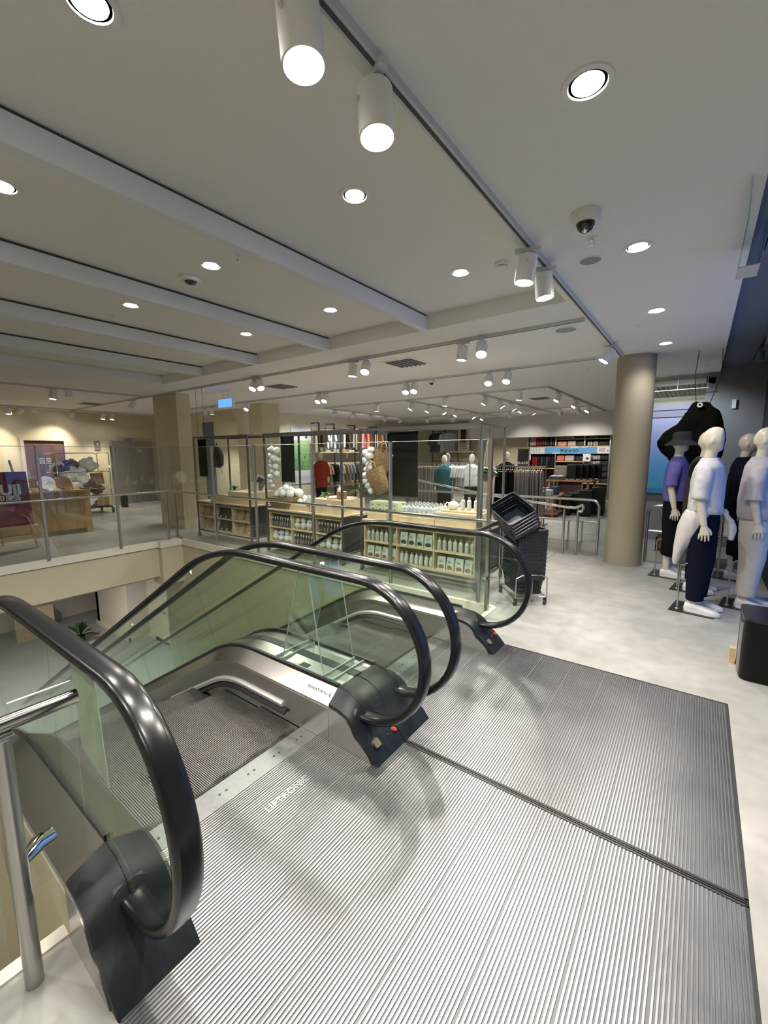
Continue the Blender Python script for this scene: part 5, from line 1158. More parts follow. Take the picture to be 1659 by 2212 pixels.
def plant(loc, label, potr, poth, n, L, m=M_LEAF, up=.6, potm=M_POT, seed=1, w_=.3):
    t = thing('potted_plant', loc, label, 'plant'); mb = MB(); mb.lathe([(potr*.75, 0), (potr, poth), (potr*.88, poth), (potr*.8, poth*.8)], 18); mb.build('pot', potm, t, world=False); leafy(t, (0, 0, poth), n, L*1.25, m, up, seed, w_); return t
M_LEAFL = mat('light_green_leaf', (.10, .30, .06), .45, nscale=12, namt=.3)
plant((-4.58, 4.66, .931), 'small bright green plant at the left of the tall plinth', .03, .03, 26, .09, M_LEAFL, .5, M_WHITE, 3, .5)
plant((-4.10, 4.90, .931), 'leafy green pot plant behind the brown tin', .045, .08, 16, .22, M_LEAF, .7, seed=5, w_=.32)
plant((-6.95, 4.66, .845), 'green pot plant in a pinkish pot on the left trolley', .035, .06, 18, .20, M_LEAF, .8, seed=8, w_=.2)
mb = MB(); mb.box((-7.10, 4.55, .821), (-6.87, 4.75, .845)); tag(mb.build('white_box', M_WHITE), 'flat white box under the plant on the left trolley', 'box')
t = thing('table_mirror', (-6.5, 4.85, .936), 'tilted white framed mirror on the left trolley', 'mirror'); R = Matrix.Translation((-6.5, 4.85, .936)) @ Matrix.Rotation(-.35, 4, 'X') @ Matrix.Rotation(.25, 4, 'Y')
mb = MB(); mb.box((-.17, -.01, 0), (-.14, .01, .26), R); mb.box((.14, -.01, 0), (.17, .01, .26), R); mb.box((-.17, -.01, .24), (.17, .01, .27), R); mb.box((-.17, -.01, 0), (.17, .01, .02), R); mb.build('frame', M_WHITE, t)
mb = MB(); mb.box((-.14, -.003, .02), (.14, .003, .24), R); mb.build('mirror_glass', M_STEELP, t)
for i, x in enumerate((-6.36, -6.30)): mb = MB(); mb.box((x, 4.6, .936), (x+.03, 4.7, 1.10)); tag(mb.build('pale_booklet', mat('pale_cover', (.5, .54, .48), .5)), '%s pale booklet standing on the tall plinth of the left trolley' % ['left', 'right'][i], 'booklet')
# things hung on the frames
def hook(x, y, z1, z0, parent): mb = MB(); mb.tube([(x, y+.012, z1), (x, y, z1+.02), (x, y-.012, z1), (x, y, z0)], .003, 6); return mb.build('hook', M_CHROME, parent)
t = thing('hanging_apron', (-7.2, CY_+.1, 1.35), 'dark grey folded apron hanging on a hook over the left trolley', 'apron'); hook(-7.2, CY_+.1, 1.91, 1.80, t)
out = [(-7.24, 1.74), (-7.17, 1.74), (-7.10, 1.66), (-7.02, 1.58), (-7.05, 1.48), (-7.06, 1.38), (-7.16, 1.345), (-7.33, 1.36), (-7.38, 1.40), (-7.31, 1.55)]
cx_, cz_ = -7.19, 1.53; mb = MB(); mb.loft([[(cx_+(x-cx_)*k, CY_+.1+y, cz_+(z-cz_)*k) for x, z in out] for y, k in ((-.04, .7), (-.025, .97), (.025, .97), (.04, .7))]); o = mb.build('folded_cloth', cloth('slate', (.06, .062, .065)), t, remesh=.012, smooth_it=2); wrinkle(o, .012, (14, 14, 6))
mb = MB(); mb.box((-7.27, CY_+.045, 1.62), (-7.24, CY_+.05, 1.74)); mb.build('tag', M_PINE, t)
mb = MB(); mb.tube([(-7.2, CY_+.1, 1.80), (-7.22, CY_+.09, 1.74)], .008, 6); mb.tube([(-7.06, CY_+.08, 1.4), (-7.04, CY_+.07, 1.25)], .003, 6); mb.build('strap', C_BLACK, t)
def sponge_string(x, y, pts, lab, grp):
    t = thing('string_of_sponges', (x, y, 1.9), lab, 'sponge string')
    hook(x, y, 1.91, 1.80, t); mb = MB(); mb.tube([(x, y, 1.81)]+[(x+p[0], y, p[1]) for p in pts if p[3]], .003, 6); mb.build('cord', M_PUFF, t)
    for i, (dx, z, r, k) in enumerate(pts):
        mb = MB(); mb.sph((x+dx, y+random.uniform(-.02, .02), z), r, 14, 10, (1.05, .85, .92)); o = mb.build('sponge', M_PUFF, t)
        for v in o.data.vertices:
            c = Vector((x+dx, y, z))-wloc(t); d = v.co-c; v.co = c+d*(1+.18*noise.noise(d*(1.6/r)+Vector((i*2.2, 0, 0))))
sponge_string(-5.66, CY_+.1, [(-.05, 1.66, .045, 0), (.05, 1.67, .06, 1), (.14, 1.65, .065, 0), (-.01, 1.57, .055, 1), (.10, 1.52, .065, 0), (.15, 1.50, .05, 0), (-.02, 1.47, .05, 1), (-.03, 1.40, .04, 1), (.09, 1.39, .055, 0), (-.02, 1.31, .04, 1), (.14, 1.27, .06, 0), (-.05, 1.225, .045, 1), (-.05, 1.14, .042, 1), (-.02, 1.06, .045, 1)], 'string of white net sponges hanging over the middle trolley', '')
sponge_string(-3.66, CY_+.1, [(-.0, 1.60, .06, 1), (.08, 1.64, .055, 0), (.06, 1.56, .06, 1), (-.02, 1.50, .06, 1), (.05, 1.44, .05, 0), (.01, 1.38, .05, 1), (.06, 1.40, .05, 0), (.0, 1.30, .05, 1), (.0, 1.22, .045, 1), (.04, 1.16, .05, 1), (.09, 1.09, .045, 1)], 'string of white net sponges hanging beside the woven bags on the right trolley', '')
# woven tote bags
def tote(loc, rx, ry, label, s=1.0):
    t = thing('woven_bag', loc, label, 'woven bag'); R = Matrix.Rotation(ry, 4, 'Y') @ Matrix.Rotation(rx, 4, 'X')
    mb = MB(); mb.loft([[R @ Vector((a*math.copysign(abs(math.cos(t_))**.6, math.cos(t_)), b*math.sin(t_), z)) for t_ in [2*PI*k/20 for k in range(20)]] for z, a, b in ((-.36*s, .10*s, .05), (-.34*s, .125*s, .06), (-.18*s, .15*s, .075), (0, .16*s, .07), (0, .148*s, .06), (-.16*s, .138*s, .06))]); mb.build('body', M_WICKER, t, world=False)
    mb = MB()
    for q in (-.05, .05): mb.tube([R @ Vector(p) for p in ((-.07*s, q, -.02), (-.075*s, q, .08*s), (0, q*.5, .14*s), (.075*s, q, .08*s), (.07*s, q, -.02))], .009, 8)
    mb.build('handle', mat('rope_handle', (.34, .21, .09), .7, bump=.6, bscale=60), t, world=False); return t
tote((-3.42, 4.60, 1.62), 0, .35, 'upper woven tote bag hanging beside the black banner', 1.0)
tote((-3.50, 4.50, 1.38), 0, -.42, 'lower woven tote bag hanging beside the black banner', .92)
for (x0, x1, z0, z1, y, l) in ((-5.71, -5.38, 1.13, 1.885, CY_+.35, 'black hanging banner over the middle trolley'), (-3.50, -3.03, 1.0, 1.885, CY_+.42, 'black hanging banner over the right trolley'), (-8.15, -7.86, 1.16, 1.89, 4.7, 'black hanging banner left of the left trolley')):
    t = thing('black_banner', ((x0+x1)/2, y, z0), l, 'banner'); mb = MB(); mb.box((x0, y-.004, z0), (x1, y+.004, z1)); mb.build('cloth', C_BLACK, t); mb = MB(); mb.cyl((x0-.01, y, z1), (x1+.01, y, z1), .009, 8); mb.cyl((x0-.01, y, z0), (x1+.01, y, z0), .009, 8); mb.build('rod', M_BLACK, t)
    mb = MB(); mb.tube([(x0+.03, y, z1), (x0+.03, y, 1.905)], .003, 6); mb.tube([(x1-.03, y, z1), (x1-.03, y, 1.905)], .003, 6)
    if y == 4.7: mb.tube([(x0+.03, y, 1.9), (x0+.03, y, 2.879)], .003, 6); mb.tube([(x1-.03, y, 1.9), (x1-.03, y, 2.879)], .003, 6)
    mb.build('cord', M_BLACK, t)
# hanging plant on the right trolley
t = thing('hanging_plant', (-2.01, 4.75, 1.26), 'green trailing plant hanging in a blue pot at the right end of the right trolley', 'plant')
mb = MB(); mb.tube([(-2.01, 4.76, 1.905), (-2.0, 4.75, 1.92), (-1.99, 4.75, 1.88), (-2.01, 4.75, 1.75)], .004, 6); mb.build('hook', M_CHROME, t)
mb = MB()
for a in (0, 2.1, 4.2): mb.tube([(-2.01, 4.75, 1.75), (-2.01+.07*math.cos(a), 4.75+.07*math.sin(a), 1.36)], .003, 5)
mb.build('cord', M_PINE, t)
mb = MB(); mb.lathe([(.05, 0), (.07, .02), (.078, .10), (.07, .10)], 20, (-2.01, 4.75, 1.26)); mb.build('pot', mat('blue_grey_pot', (.06, .075, .11), .4), t)
leafy(t, (0, 0, .12), 46, .15, M_LEAF, .25, 21, .55)
# ================================================================== CLOTHING AREA
def shirt_mb(w_=.22, h=.6, d=.035, sleeve=True):
    out = [(-.06, 0), (-w_, -.06)]
    if sleeve: out += [(-w_-.07, -.34), (-w_-.0, -.36), (-w_+.03, -.17)]
    out += [(-w_+.02, -h), (w_-.02, -h)]
    if sleeve: out += [(w_-.03, -.17), (w_, -.36), (w_+.07, -.34)]
    out += [(w_, -.06), (.06, 0), (0, -.03)]
    mb = MB(); n = len(out); R = []
    for y, k in ((-d, .93), (-d*.6, 1), (d*.6, 1), (d, .93)): R.append([(x*k, y, z*(1 if z > -.1 else k)) for x, z in out])
    mb.loft(R, True, False); return mb
def trouser_mb(w_=.16, h=.95, d=.03):
    mb = MB(); R = []
    for z, s in ((0, .7), (-.08, .85), (-.5*h, 1), (-h, 1.1)):
        R.append([(w_*s*math.cos(a), d*math.sin(a)*(1+.5*math.sin(a*3+z*7)), z) for a in [2*PI*k/14 for k in range(14)]])
    mb.loft(R); return mb
_g = {}
def hang(kind, m, loc, rz, label, group, scale=None):
    k = kind+m.name
    if k not in _g:
        root = thing('hanging_'+kind, (0, 0, 0), 'x', 'hanging clothes')
        mbx = {'shirt': lambda: shirt_mb(), 'dress': lambda: shirt_mb(.20, .95, .04, False), 'vest': lambda: shirt_mb(.19, .55, .035, False), 'trousers': lambda: trouser_mb(), 'skirt': lambda: shirt_mb(.15, .5, .03, False)}[kind]()
        o = mbx.build('cloth', m, root, world=False)
        wrinkle(o, .012, (20, 20, 3), len(_g)*2.0)
        mb = MB(); mb.tube([(-.14, 0, -.035), (0, 0, .02), (.14, 0, -.035)], .006, 6); mb.tube([(0, 0, .02), (0, 0, .06), (.015, 0, .075), (.0, 0, .09)], .003, 5); mb.build('hanger', M_PINE, root, world=False); KIDS(root); _g[k] = root
    return put(_g[k], loc, rz, label, group, scale)
def rail_rack(x0, x1, y, z, label, legs=True, d=.0):
    t = thing('clothes_rail', ((x0+x1)/2, y, 0), label, 'clothes rail')
    mb = MB(); mb.tube([(x0, y, z), (x1, y, z)], .014, 8); mb.build('rail', M_FRAME, t)
    for x in (x0, x1):
        mb = MB(); mb.tube([(x, y, z), (x, y, .03)], .014, 8); mb.tube([(x, y-.28, .03), (x, y+.28, .03)], .014, 8); mb.build('leg', M_FRAME, t)
    return t
rail_rack(-6.52, -5.35, 9.85, 1.32, 'clothes rail full of grey trousers, left of the teal mannequin')
for i in range(24): hang('trousers', C_GREY, (-6.46+i*.047, 9.85+random.uniform(-.02, .02), 1.235), PI/2+random.uniform(-.15, .15), 'grey trousers on the rail left of the teal mannequin', 'grey trousers, left rail')
rail_rack(-3.72, -2.62, 9.3, 1.29, 'clothes rail with black and grey trousers behind the shopping baskets')
for i in range(9): hang('trousers', C_BLACK, (-3.67+i*.048, 9.3+random.uniform(-.02, .02), 1.205), PI/2+random.uniform(-.15, .15), 'black trousers on the rail behind the baskets', 'black trousers, right rail')
for i in range(12): hang('trousers', C_GREY, (-3.23+i*.048, 9.3+random.uniform(-.02, .02), 1.205), PI/2+random.uniform(-.15, .15), 'grey trousers on the rail behind the baskets', 'grey trousers, right rail')
rail_rack(-4.80, -4.30, 9.15, 1.36, 'short clothes rail with white shirts right of the teal mannequin')
for i in range(7): hang('shirt', C_WHITE, (-4.76+i*.07, 9.15+random.uniform(-.03, .03), 1.29), PI/2-.25+random.uniform(-.15, .15), 'white shirt on the short rail right of the teal mannequin', 'white shirts on the short rail', .78)
# wall bays on the left rear wall (x = -10.6), frames with rails and shelves
WX = -10.32
YB = [9.75+.52, 11.0, 12.1, 13.4, 14.8]
t = thing('wall_rack', (WX, 12.2, 0), 'dark steel wall rack with shelves along the left rear wall', 'wall rack')
for i, y in enumerate(YB):
    mb = MB(); mb.box((WX-.02, y-.02, 0), (WX+.02, y+.02, 2.62)); mb.box((WX-.35, y-.015, 2.60), (WX+.02, y+.015, 2.63)); mb.build('upright', M_DKFRAME, t)
mb = MB(); mb.tube([(WX, YB[0], 2.45), (WX, YB[-1], 2.45)], .012, 8); mb.build('rail', M_DKFRAME, t)
mb = MB(); mb.tube([(WX, YB[0], 1.32), (WX, YB[-1], 1.32)], .012, 8); mb.build('rail', M_DKFRAME, t)
for a, b in zip(YB[:-1], YB[1:]):
    mb = MB(); mb.box((WX-.32, a+.03, 1.62), (WX+.06, b-.03, 1.65)); mb.build('shelf', M_PINE, t)
    mb = MB(); mb.box((WX-.32, a+.03, .45), (WX+.06, b-.03, .48)); mb.build('shelf', M_PINE, t)
cols = [(0, [C_BROWN, C_WHITE, C_LG, C_WHITE]), (1, [C_LG, C_WHITE, C_BROWN, C_LG]), (2, [C_PINK, C_OR, C_PINK]), (3, [C_TAN, C_WHITE, C_BLUE, C_LG])]
nmz = ['first', 'second', 'third', 'fourth']
cn = {C_BROWN.name: 'dark brown', C_WHITE.name: 'white', C_LG.name: 'light grey', C_PINK.name: 'pink', C_OR.name: 'orange', C_TAN.name: 'tan', C_BLUE.name: 'indigo', C_BLACK.name: 'black', C_GREY.name: 'grey'}
for bi, cs in cols:
    a, b = YB[bi], YB[bi+1]
    for k, c in enumerate(cs):
        y = a+(b-a)*(k+.5)/len(cs); hang('shirt' if (k+bi) % 2 else 'vest', c, (WX, y, 2.36), PI/2+random.uniform(-.2, .2)+1.2, '%s top on the upper rail of the wall rack, %s bay' % (cn[c.name], nmz[bi]), 'upper tops, %s bay' % nmz[bi])
    lo = [[C_LG, C_WHITE, C_TAN, C_TAN, C_BLACK, C_BLACK, C_BLACK], [C_WHITE, C_WHITE, C_TAN, C_LG, C_LG, C_GREY], [C_TAN, C_GREY, C_LG, C_LG, C_PINK, C_BLACK], [C_WHITE, C_LG, C_BLUE, C_GREY, C_TAN, C_BLACK]][bi]
    for k, c in enumerate(lo):
        y = a+(b-a)*(k+.5)/len(lo); hang('shirt', c, (WX, y, 1.23), .0+random.uniform(-.2, .2)+PI*.0, '%s garment on the lower rail of the wall rack, %s bay' % (cn[c.name], nmz[bi]), 'lower clothes, %s bay' % nmz[bi])
for bi in (1, 3):
    y = YB[bi]+.08 if bi == 3 else YB[2]+.1
    t = thing('slatted_panel', (WX-.1, y+.35, 1.66), '%s pale wooden slatted display panel on the wall rack' % {1: 'nearer', 3: 'farther'}[bi], 'display panel')
    mb = MB(); mb.box((WX-.06, y, 1.66), (WX-.02, y+.05, 2.58)); mb.box((WX-.06, y+.65, 1.66), (WX-.02, y+.70, 2.58)); mb.box((WX-.06, y, 2.54), (WX-.02, y+.7, 2.58)); mb.build('frame', M_PINE, t)
    mb = MB()
    for k in range(12): mb.box((WX-.05, y+.05, 1.70+k*.07), (WX-.035, y+.65, 1.73+k*.07))
    mb.build('slats', M_PINE, t)
    mb = MB(); mb.loft([[(WX+dx, y+.35+wy, z), (WX+dx+.02, y+.35, z), (WX+dx, y+.35-wy, z), (WX+dx-.01, y+.35, z)] for z, wy, dx in ((2.45, .30, .0), (2.25, .16, .03), (2.05, .22, .03), (1.80, .20, .02))]); o = mb.build('draped_scarf', C_PINK if bi == 1 else C_LG, t)
for k in range(10):
    c = [C_LG, C_WHITE, C_TAN, C_WHITE, C_BLUE][k % 5]; mb = MB(); y = YB[0]+.25+k*.42; mb.box((WX-.25, y, 1.655), (WX+.03, y+.26, 1.72+.02*(k % 3))); o = mb.build('folded_clothes', c, bevel=.012); tag(o, 'folded %s clothes on the wall rack shelf, %s pile from the left' % (cn[c.name], ['first', 'second', 'third', 'fourth', 'fifth', 'sixth', 'seventh', 'eighth', 'ninth', 'tenth'][k]), 'folded clothes', 'folded piles on the wall rack')
# green field poster
t = thing('landscape_poster', (-10.68, 9.8, .6), 'tall poster of a green field under a pale sky on the left rear wall', 'poster')
mb = MB(); mb.box((-10.69, 9.35, .60), (-10.66, 10.20, 2.42)); mb.build('print', ramp_mat('field_print', [(0, (.58, .61, .66)), (.24, (.58, .61, .66)), (.245, (.13, .28, .12)), (.5, (.17, .35, .15)), (.78, (.34, .50, .24)), (.80, (.62, .70, .82)), (1, (.66, .70, .85))], 'Z', 0, 1.82), t)
mb = MB()
rs = random.Random(4)
for k in range(60): y = 9.36+rs.random()*.83; z = 1.05+rs.random()*.55; r = .02+rs.random()*.03; mb.box((-10.661, y, z), (-10.657, min(10.19, y+r), z+r*.8))
mb.sph((-10.665, 9.6, 2.12), .09, 10, 8, (.05, 1, .8)); mb.sph((-10.665, 10.0, 2.14), .12, 10, 8, (.05, 1.2, .8)); mb.build('printed_bushes', mat('bush_print', (.05, .16, .05), .6), t)['kind'] = 'stuff'
mb = MB()
for k in range(5): mb.box((-10.66, 9.45, .72+k*.03), (-10.657, 10.05, .726+k*.03))
mb.build('printed_text', mat('grey_print', (.3, .3, .32), .6), t)
# rear wall rack (y = 16) with jackets and ladder panel
t = thing('wall_rack', (-8.3, 16.1, 0), 'dark steel wall rack with jackets on the back wall', 'wall rack')
for x in (-9.25, -8.68, -8.05, -7.5): mb = MB(); mb.box((x-.02, 15.95, 0), (x+.02, 15.99, 2.66)); mb.build('upright', M_DKFRAME, t)
mb = MB(); mb.tube([(-9.25, 15.97, 2.5), (-7.5, 15.97, 2.5)], .012, 8); mb.tube([(-9.25, 15.97, 1.25), (-7.5, 15.97, 1.25)], .012, 8); mb.build('rail', M_DKFRAME, t)
for z in (1.62, .5): mb = MB(); mb.box((-9.25, 15.8, z), (-7.3, 16.25, z+.03)); mb.build('shelf', M_PINE, t)
for k, c in enumerate((C_COAT, C_BLUE, C_BLUE, C_WHITE, C_TAN)): hang('shirt', c if c is not C_TAN else C_LG, (-9.08+k*.16, 15.97, 2.42), .9, 'jacket on the upper rail of the back wall rack, %s from the left' % ['first', 'second', 'third', 'fourth', 'fifth'][k], 'jackets on the back wall', 1.35)
t = thing('slatted_panel', (-7.8, 15.95, 1.66), 'ladder like wooden panel with a grey scarf on the back wall rack', 'display panel')
mb = MB(); mb.box((-8.02, 15.9, 1.66), (-7.96, 15.94, 2.6)); mb.box((-7.6, 15.9, 1.66), (-7.54, 15.94, 2.6))
for k in range(11): mb.box((-7.96, 15.91, 1.7+k*.085), (-7.6, 15.93, 1.735+k*.085))
mb.build('slats', M_PINE, t); mb = MB(); mb.loft([[(-7.78+w_, 15.87, z), (-7.78, 15.85, z), (-7.78-w_, 15.87, z), (-7.78, 15.89, z)] for z, w_ in ((2.58, .13), (2.3, .10), (2.0, .12))]); mb.build('scarf', C_COAT, t)
for k in range(8): c = [C_WHITE, C_LG, C_SKY, C_WHITE][k % 4]; hang('shirt', c, (-9.1+k*.21, 15.97, 1.18), PI/2+.4, 'pale shirt on the lower rail of the back wall rack', 'pale shirts on the back wall', 1.2)

# ================================================================== LUGGAGE WALL
X = [-5.12, -4.14, -3.20, -2.42]; YF, YR = 15.75, 16.3
t = thing('luggage_shelving', (-3.8, 16, 0), 'tall pale wood shelving wall filled with suitcases and pouches at the back', 'shelving')
mb = MB()
for x in X: mb.box((x-.02, YF, 0), (x+.02, YR, 2.20))
mb.build('upright', M_STEELG, t)
for (a, b, zs) in ((X[0], X[1], (1.785, 1.02, .05)), (X[1], X[2], (2.04, 1.785, 1.27, .85, .05)), (X[2], X[3], (2.04, 1.785, .53, .05)), (X[0], X[3], (2.18,))):
    for z in zs: mb = MB(); mb.box((a, YF, z-.015), (b, YR, z+.015)); mb.build('shelf', M_OAK, t)
mb = MB(); mb.box((X[0], YR-.02, 0), (X[3], YR, 2.2)); mb.build('back_panel', mat('dark_maroon_back', (.035, .012, .012), .7), t)
M_BAN = mat('banner_white', (.72, .74, .76), .5); M_BANB = mat('banner_blue', (.10, .33, .62), .5)
t = thing('shelf_banner', (-3.77, YF-.02, 1.53), 'white and blue fascia banner across the luggage shelving', 'banner')
mb = MB(); mb.box((X[0], YF-.03, 1.54), (X[3], YF-.01, 1.765)); mb.build('board', M_BAN, t)
mb = MB(); mb.box((-4.50, YF-.036, 1.545), (-2.80, YF-.03, 1.76)); mb.build('blue_field', M_BANB, t)
mb = MB()
for (x, z, r) in ((-4.18, 1.56, .05), (-4.10, 1.57, .055), (-4.02, 1.555, .04), (-3.55, 1.755, .05), (-3.45, 1.76, .06), (-3.22, 1.755, .05), (-3.12, 1.765, .04), (-3.62, 1.76, .035)): mb.sph((x, YF-.036, z), r, 12, 8, (1.5, .1, .35))
mb.build('cloud', M_BAN, t)
text('MUJI to GO', .118, M_KTEXT, (-3.67, YF-.040, 1.65), (1, 0, 0), (0, 0, 1), t, bold=.004)
for k in range(4):
    mb = MB(); x = -5.02+k*.11; mb.tube([(x, YF-.032, 1.60), (x+.01, YF-.032, 1.69)], .004, 5); mb.sph((x, YF-.032, 1.70), .012, 8, 6, (1, .2, 1)); mb.build('small_figure', mat('fig_teal', (.05, .3, .4) if k < 3 else (.03, .03, .03), .5), t)
mb = MB(); mb.box((-2.74, YF-.036, 1.60), (-2.56, YF-.03, 1.73)); mb.build('framed_picture', mat('pinkish_map', (.55, .42, .45), .6, nscale=30, namt=.4), t)
mb = MB(); mb.sph((-2.48, YF-.032, 1.64), .022, 8, 6, (1, .1, 1)); mb.build('round_emblem', mat('dark_green_print', (.02, .12, .05), .5), t)
def case_mb(w_, d, h):
    mb = MB(); mb.box((-w_/2, -d/2, .03), (w_/2, d/2, h)); return mb
_cs = {}
def suitcase(m, loc, w_, d, h, label, group, rz=0):
    k = (m.name, w_, d, h)
    if k not in _cs:
        root = thing('suitcase', (0, 0, 0), 'x', 'suitcase'); case_mb(w_, d, h).build('shell', m, root, world=False, bevel=.02)
        mb = MB(); n = 6
        for i in range(n): x = -w_/2+w_*(i+.5)/n; mb.box((x-w_*.03, -d/2-.004, .06), (x+w_*.03, -d/2+.002, h-.04)) if w_ < .3 else mb.box((-w_/2+.03, -d/2-.004, .06+(h-.1)*i/n), (w_/2-.03, -d/2+.002, .06+(h-.1)*(i+.35)/n))
        mb.build('ribs', m, root, world=False)
        mb = MB(); mb.tube([(-.05, 0, h), (-.05, 0, h+.02), (.05, 0, h+.02), (.05, 0, h)], .008, 6); mb.build('handle', M_BLACK, root, world=False)
        mb = MB()
        for s in (-1, 1): mb.cyl((s*w_*.35, 0, .016), (s*w_*.35+.02, 0, .016), .016, 8)
        mb.build('wheel', M_BLACK, root, world=False); KIDS(root); _cs[k] = root
    return put(_cs[k], loc, rz, label, group)
M_CB = mat('case_black', (.010, .012, .013), .4, spec=.25); M_CG = mat('case_charcoal', (.04, .045, .055), .4); M_CR = mat('case_red', (.28, .008, .015), .35); M_CL = mat('case_greige', (.30, .27, .24), .5)
seq = [(M_CL, .24), (M_CR, .095), (M_CR, .095), (M_CG, .085), (M_CG, .085), (M_CB, .09), (M_CG, .085), (M_CB, .09)]
nth = ['first', 'second', 'third', 'fourth', 'fifth', 'sixth', 'seventh', 'eighth', 'ninth', 'tenth', 'eleventh']
x = X[0]+.04
for i, (m, w_) in enumerate(seq): suitcase(m, (x+w_/2, 15.95, 1.80), w_-.008, .3, .335, 'upper shelf suitcase on the luggage wall, %s from the left' % nth[i], 'suitcases on the upper shelf'); x += w_+.005
x = X[0]+.16
for i, (m, w_) in enumerate([(M_CR, .095), (M_CR, .095), (M_CB, .09), (M_CG, .085), (M_CB, .09), (M_CG, .085), (M_CB, .09), (M_CB, .09)]): suitcase(m, (x+w_/2, 15.95, 1.035), w_-.008, .3, .40, 'lower shelf suitcase on the luggage wall, %s from the left' % nth[i], 'suitcases on the lower shelf'); x += w_+.005
t = thing('shelf_card', (-5.0, YF-.05, 1.25), 'white price card with a black figure at the lower left of the luggage wall', 'card'); mb = MB(); mb.box((-5.1, YF-.06, 1.31), (-4.98, YF-.05, 1.51)); mb.build('board', M_WHITE, t); mb = MB(); mb.sph((-5.04, YF-.062, 1.45), .02, 8, 6, (1, .1, 1.2)); mb.box((-5.055, YF-.064, 1.35), (-5.025, YF-.06, 1.43)); mb.build('figure', M_KTEXT, t)
def soft(m, loc, w_, d, h, label, grp):
    mb = MB(); mb.box((loc[0]-w_/2, loc[1]-d/2, loc[2]), (loc[0]+w_/2, loc[1]+d/2, loc[2]+h)); o = mb.build('organiser_pouch', m, bevel=.03); tag(o, label, 'pouch', grp)
    mb = MB(); mb.box((loc[0]-w_*.4, loc[1]-d/2-.006, loc[2]+h*.72), (loc[0]+w_*.4, loc[1]-d/2+.001, loc[2]+h*.76)); mb.build('zip', M_BLACK, o); return o
P_OR = mat('orange_nylon', (.62, .16, .06), .6); P_PE = mat('peach_nylon', (.70, .30, .20), .6); P_BG = mat('beige_nylon', (.48, .42, .39), .6); P_BK = mat('black_nylon', (.02, .02, .02), .5)
for (m, cx, w_, z, h, l) in ((P_OR, -3.98, .26, 2.055, .1, 'orange pouch on the top shelf'), (P_BG, -3.68, .28, 2.055, .1, 'beige pouch on the top shelf'), (P_BK, -3.38, .28, 2.055, .1, 'black pouch on the top shelf'), (P_PE, -3.95, .30, 1.80, .17, 'peach pouch on the second shelf'), (P_BG, -3.63, .27, 1.80, .19, 'beige pouch on the second shelf'), (P_BK, -3.34, .24, 1.80, .16, 'black pouch on the second shelf'), (P_OR, -3.98, .24, 1.285, .19, 'orange pouch below the banner'), (P_BG, -3.68, .30, 1.285, .19, 'beige pouch below the banner'), (P_BK, -3.36, .24, 1.285, .17, 'black pouch below the banner')):
    soft(m, (cx, 15.92, z), w_, .25, h, l+' of the luggage wall', 'organiser pouches')
# neck cushions
def cushion(m):
    root = thing('neck_cushion', (0, 0, 0), 'x', 'neck cushion'); mb = MB(); mb.sph((-.035, 0, .075), .062, 12, 10, (.72, .5, 1.2)); mb.sph((.035, 0, .075), .062, 12, 10, (.72, .5, 1.2)); mb.sph((0, 0, .10), .055, 10, 8, (1.1, .5, .8)); mb.build('cushion', m, root, world=False)
    mb = MB(); mb.tube([(-.03, -.04, .12), (0, -.045, .09), (.03, -.04, .12)], .006, 6); mb.tube([(0, -.045, .09), (0, -.042, .02)], .006, 6); mb.build('fold', M_BLACK, root, world=False); KIDS(root); return root
cg = cushion(mat('cushion_grey', (.45, .45, .46), .8)); ck = cushion(mat('cushion_charcoal', (.04, .042, .045), .8))
for z in (2.05, 1.80):
    for i in range(2): put(cg, (-3.06+i*.17, 15.9, z), 0, 'light grey neck cushion on the %s shelf, %s' % ({2.05: 'top', 1.8: 'second'}[z], ['left', 'right'][i]), 'grey neck cushions, upper')
    for i in range(2): put(ck, (-2.72+i*.15, 15.9, z), 0, 'charcoal neck cushion on the %s shelf, %s' % ({2.05: 'top', 1.8: 'second'}[z], ['left', 'right'][i]), 'charcoal neck cushions, upper')
for r in range(5):
    for i in range(3): put(cg, (-3.10+i*.155, 15.88, .55+r*.195), 0, 'light grey neck cushion hanging below the banner', 'grey neck cushions, hanging', 1.05)
    for i in range(2): put(ck, (-2.66+i*.155, 15.88, .55+r*.195), 0, 'charcoal neck cushion hanging below the banner', 'charcoal neck cushions, hanging', 1.05)
mb = MB(); mb.box((-3.22, YF-.06, 1.28), (-2.98, YF-.05, 1.53)); o = mb.build('picture_card', M_WHITE); tag(o, 'white card with a grey cushion drawing below the banner', 'card'); mb = MB(); mb.sph((-3.08, YF-.062, 1.38), .05, 10, 8, (1.1, .1, .8)); mb.build('drawing', M_CG, o)
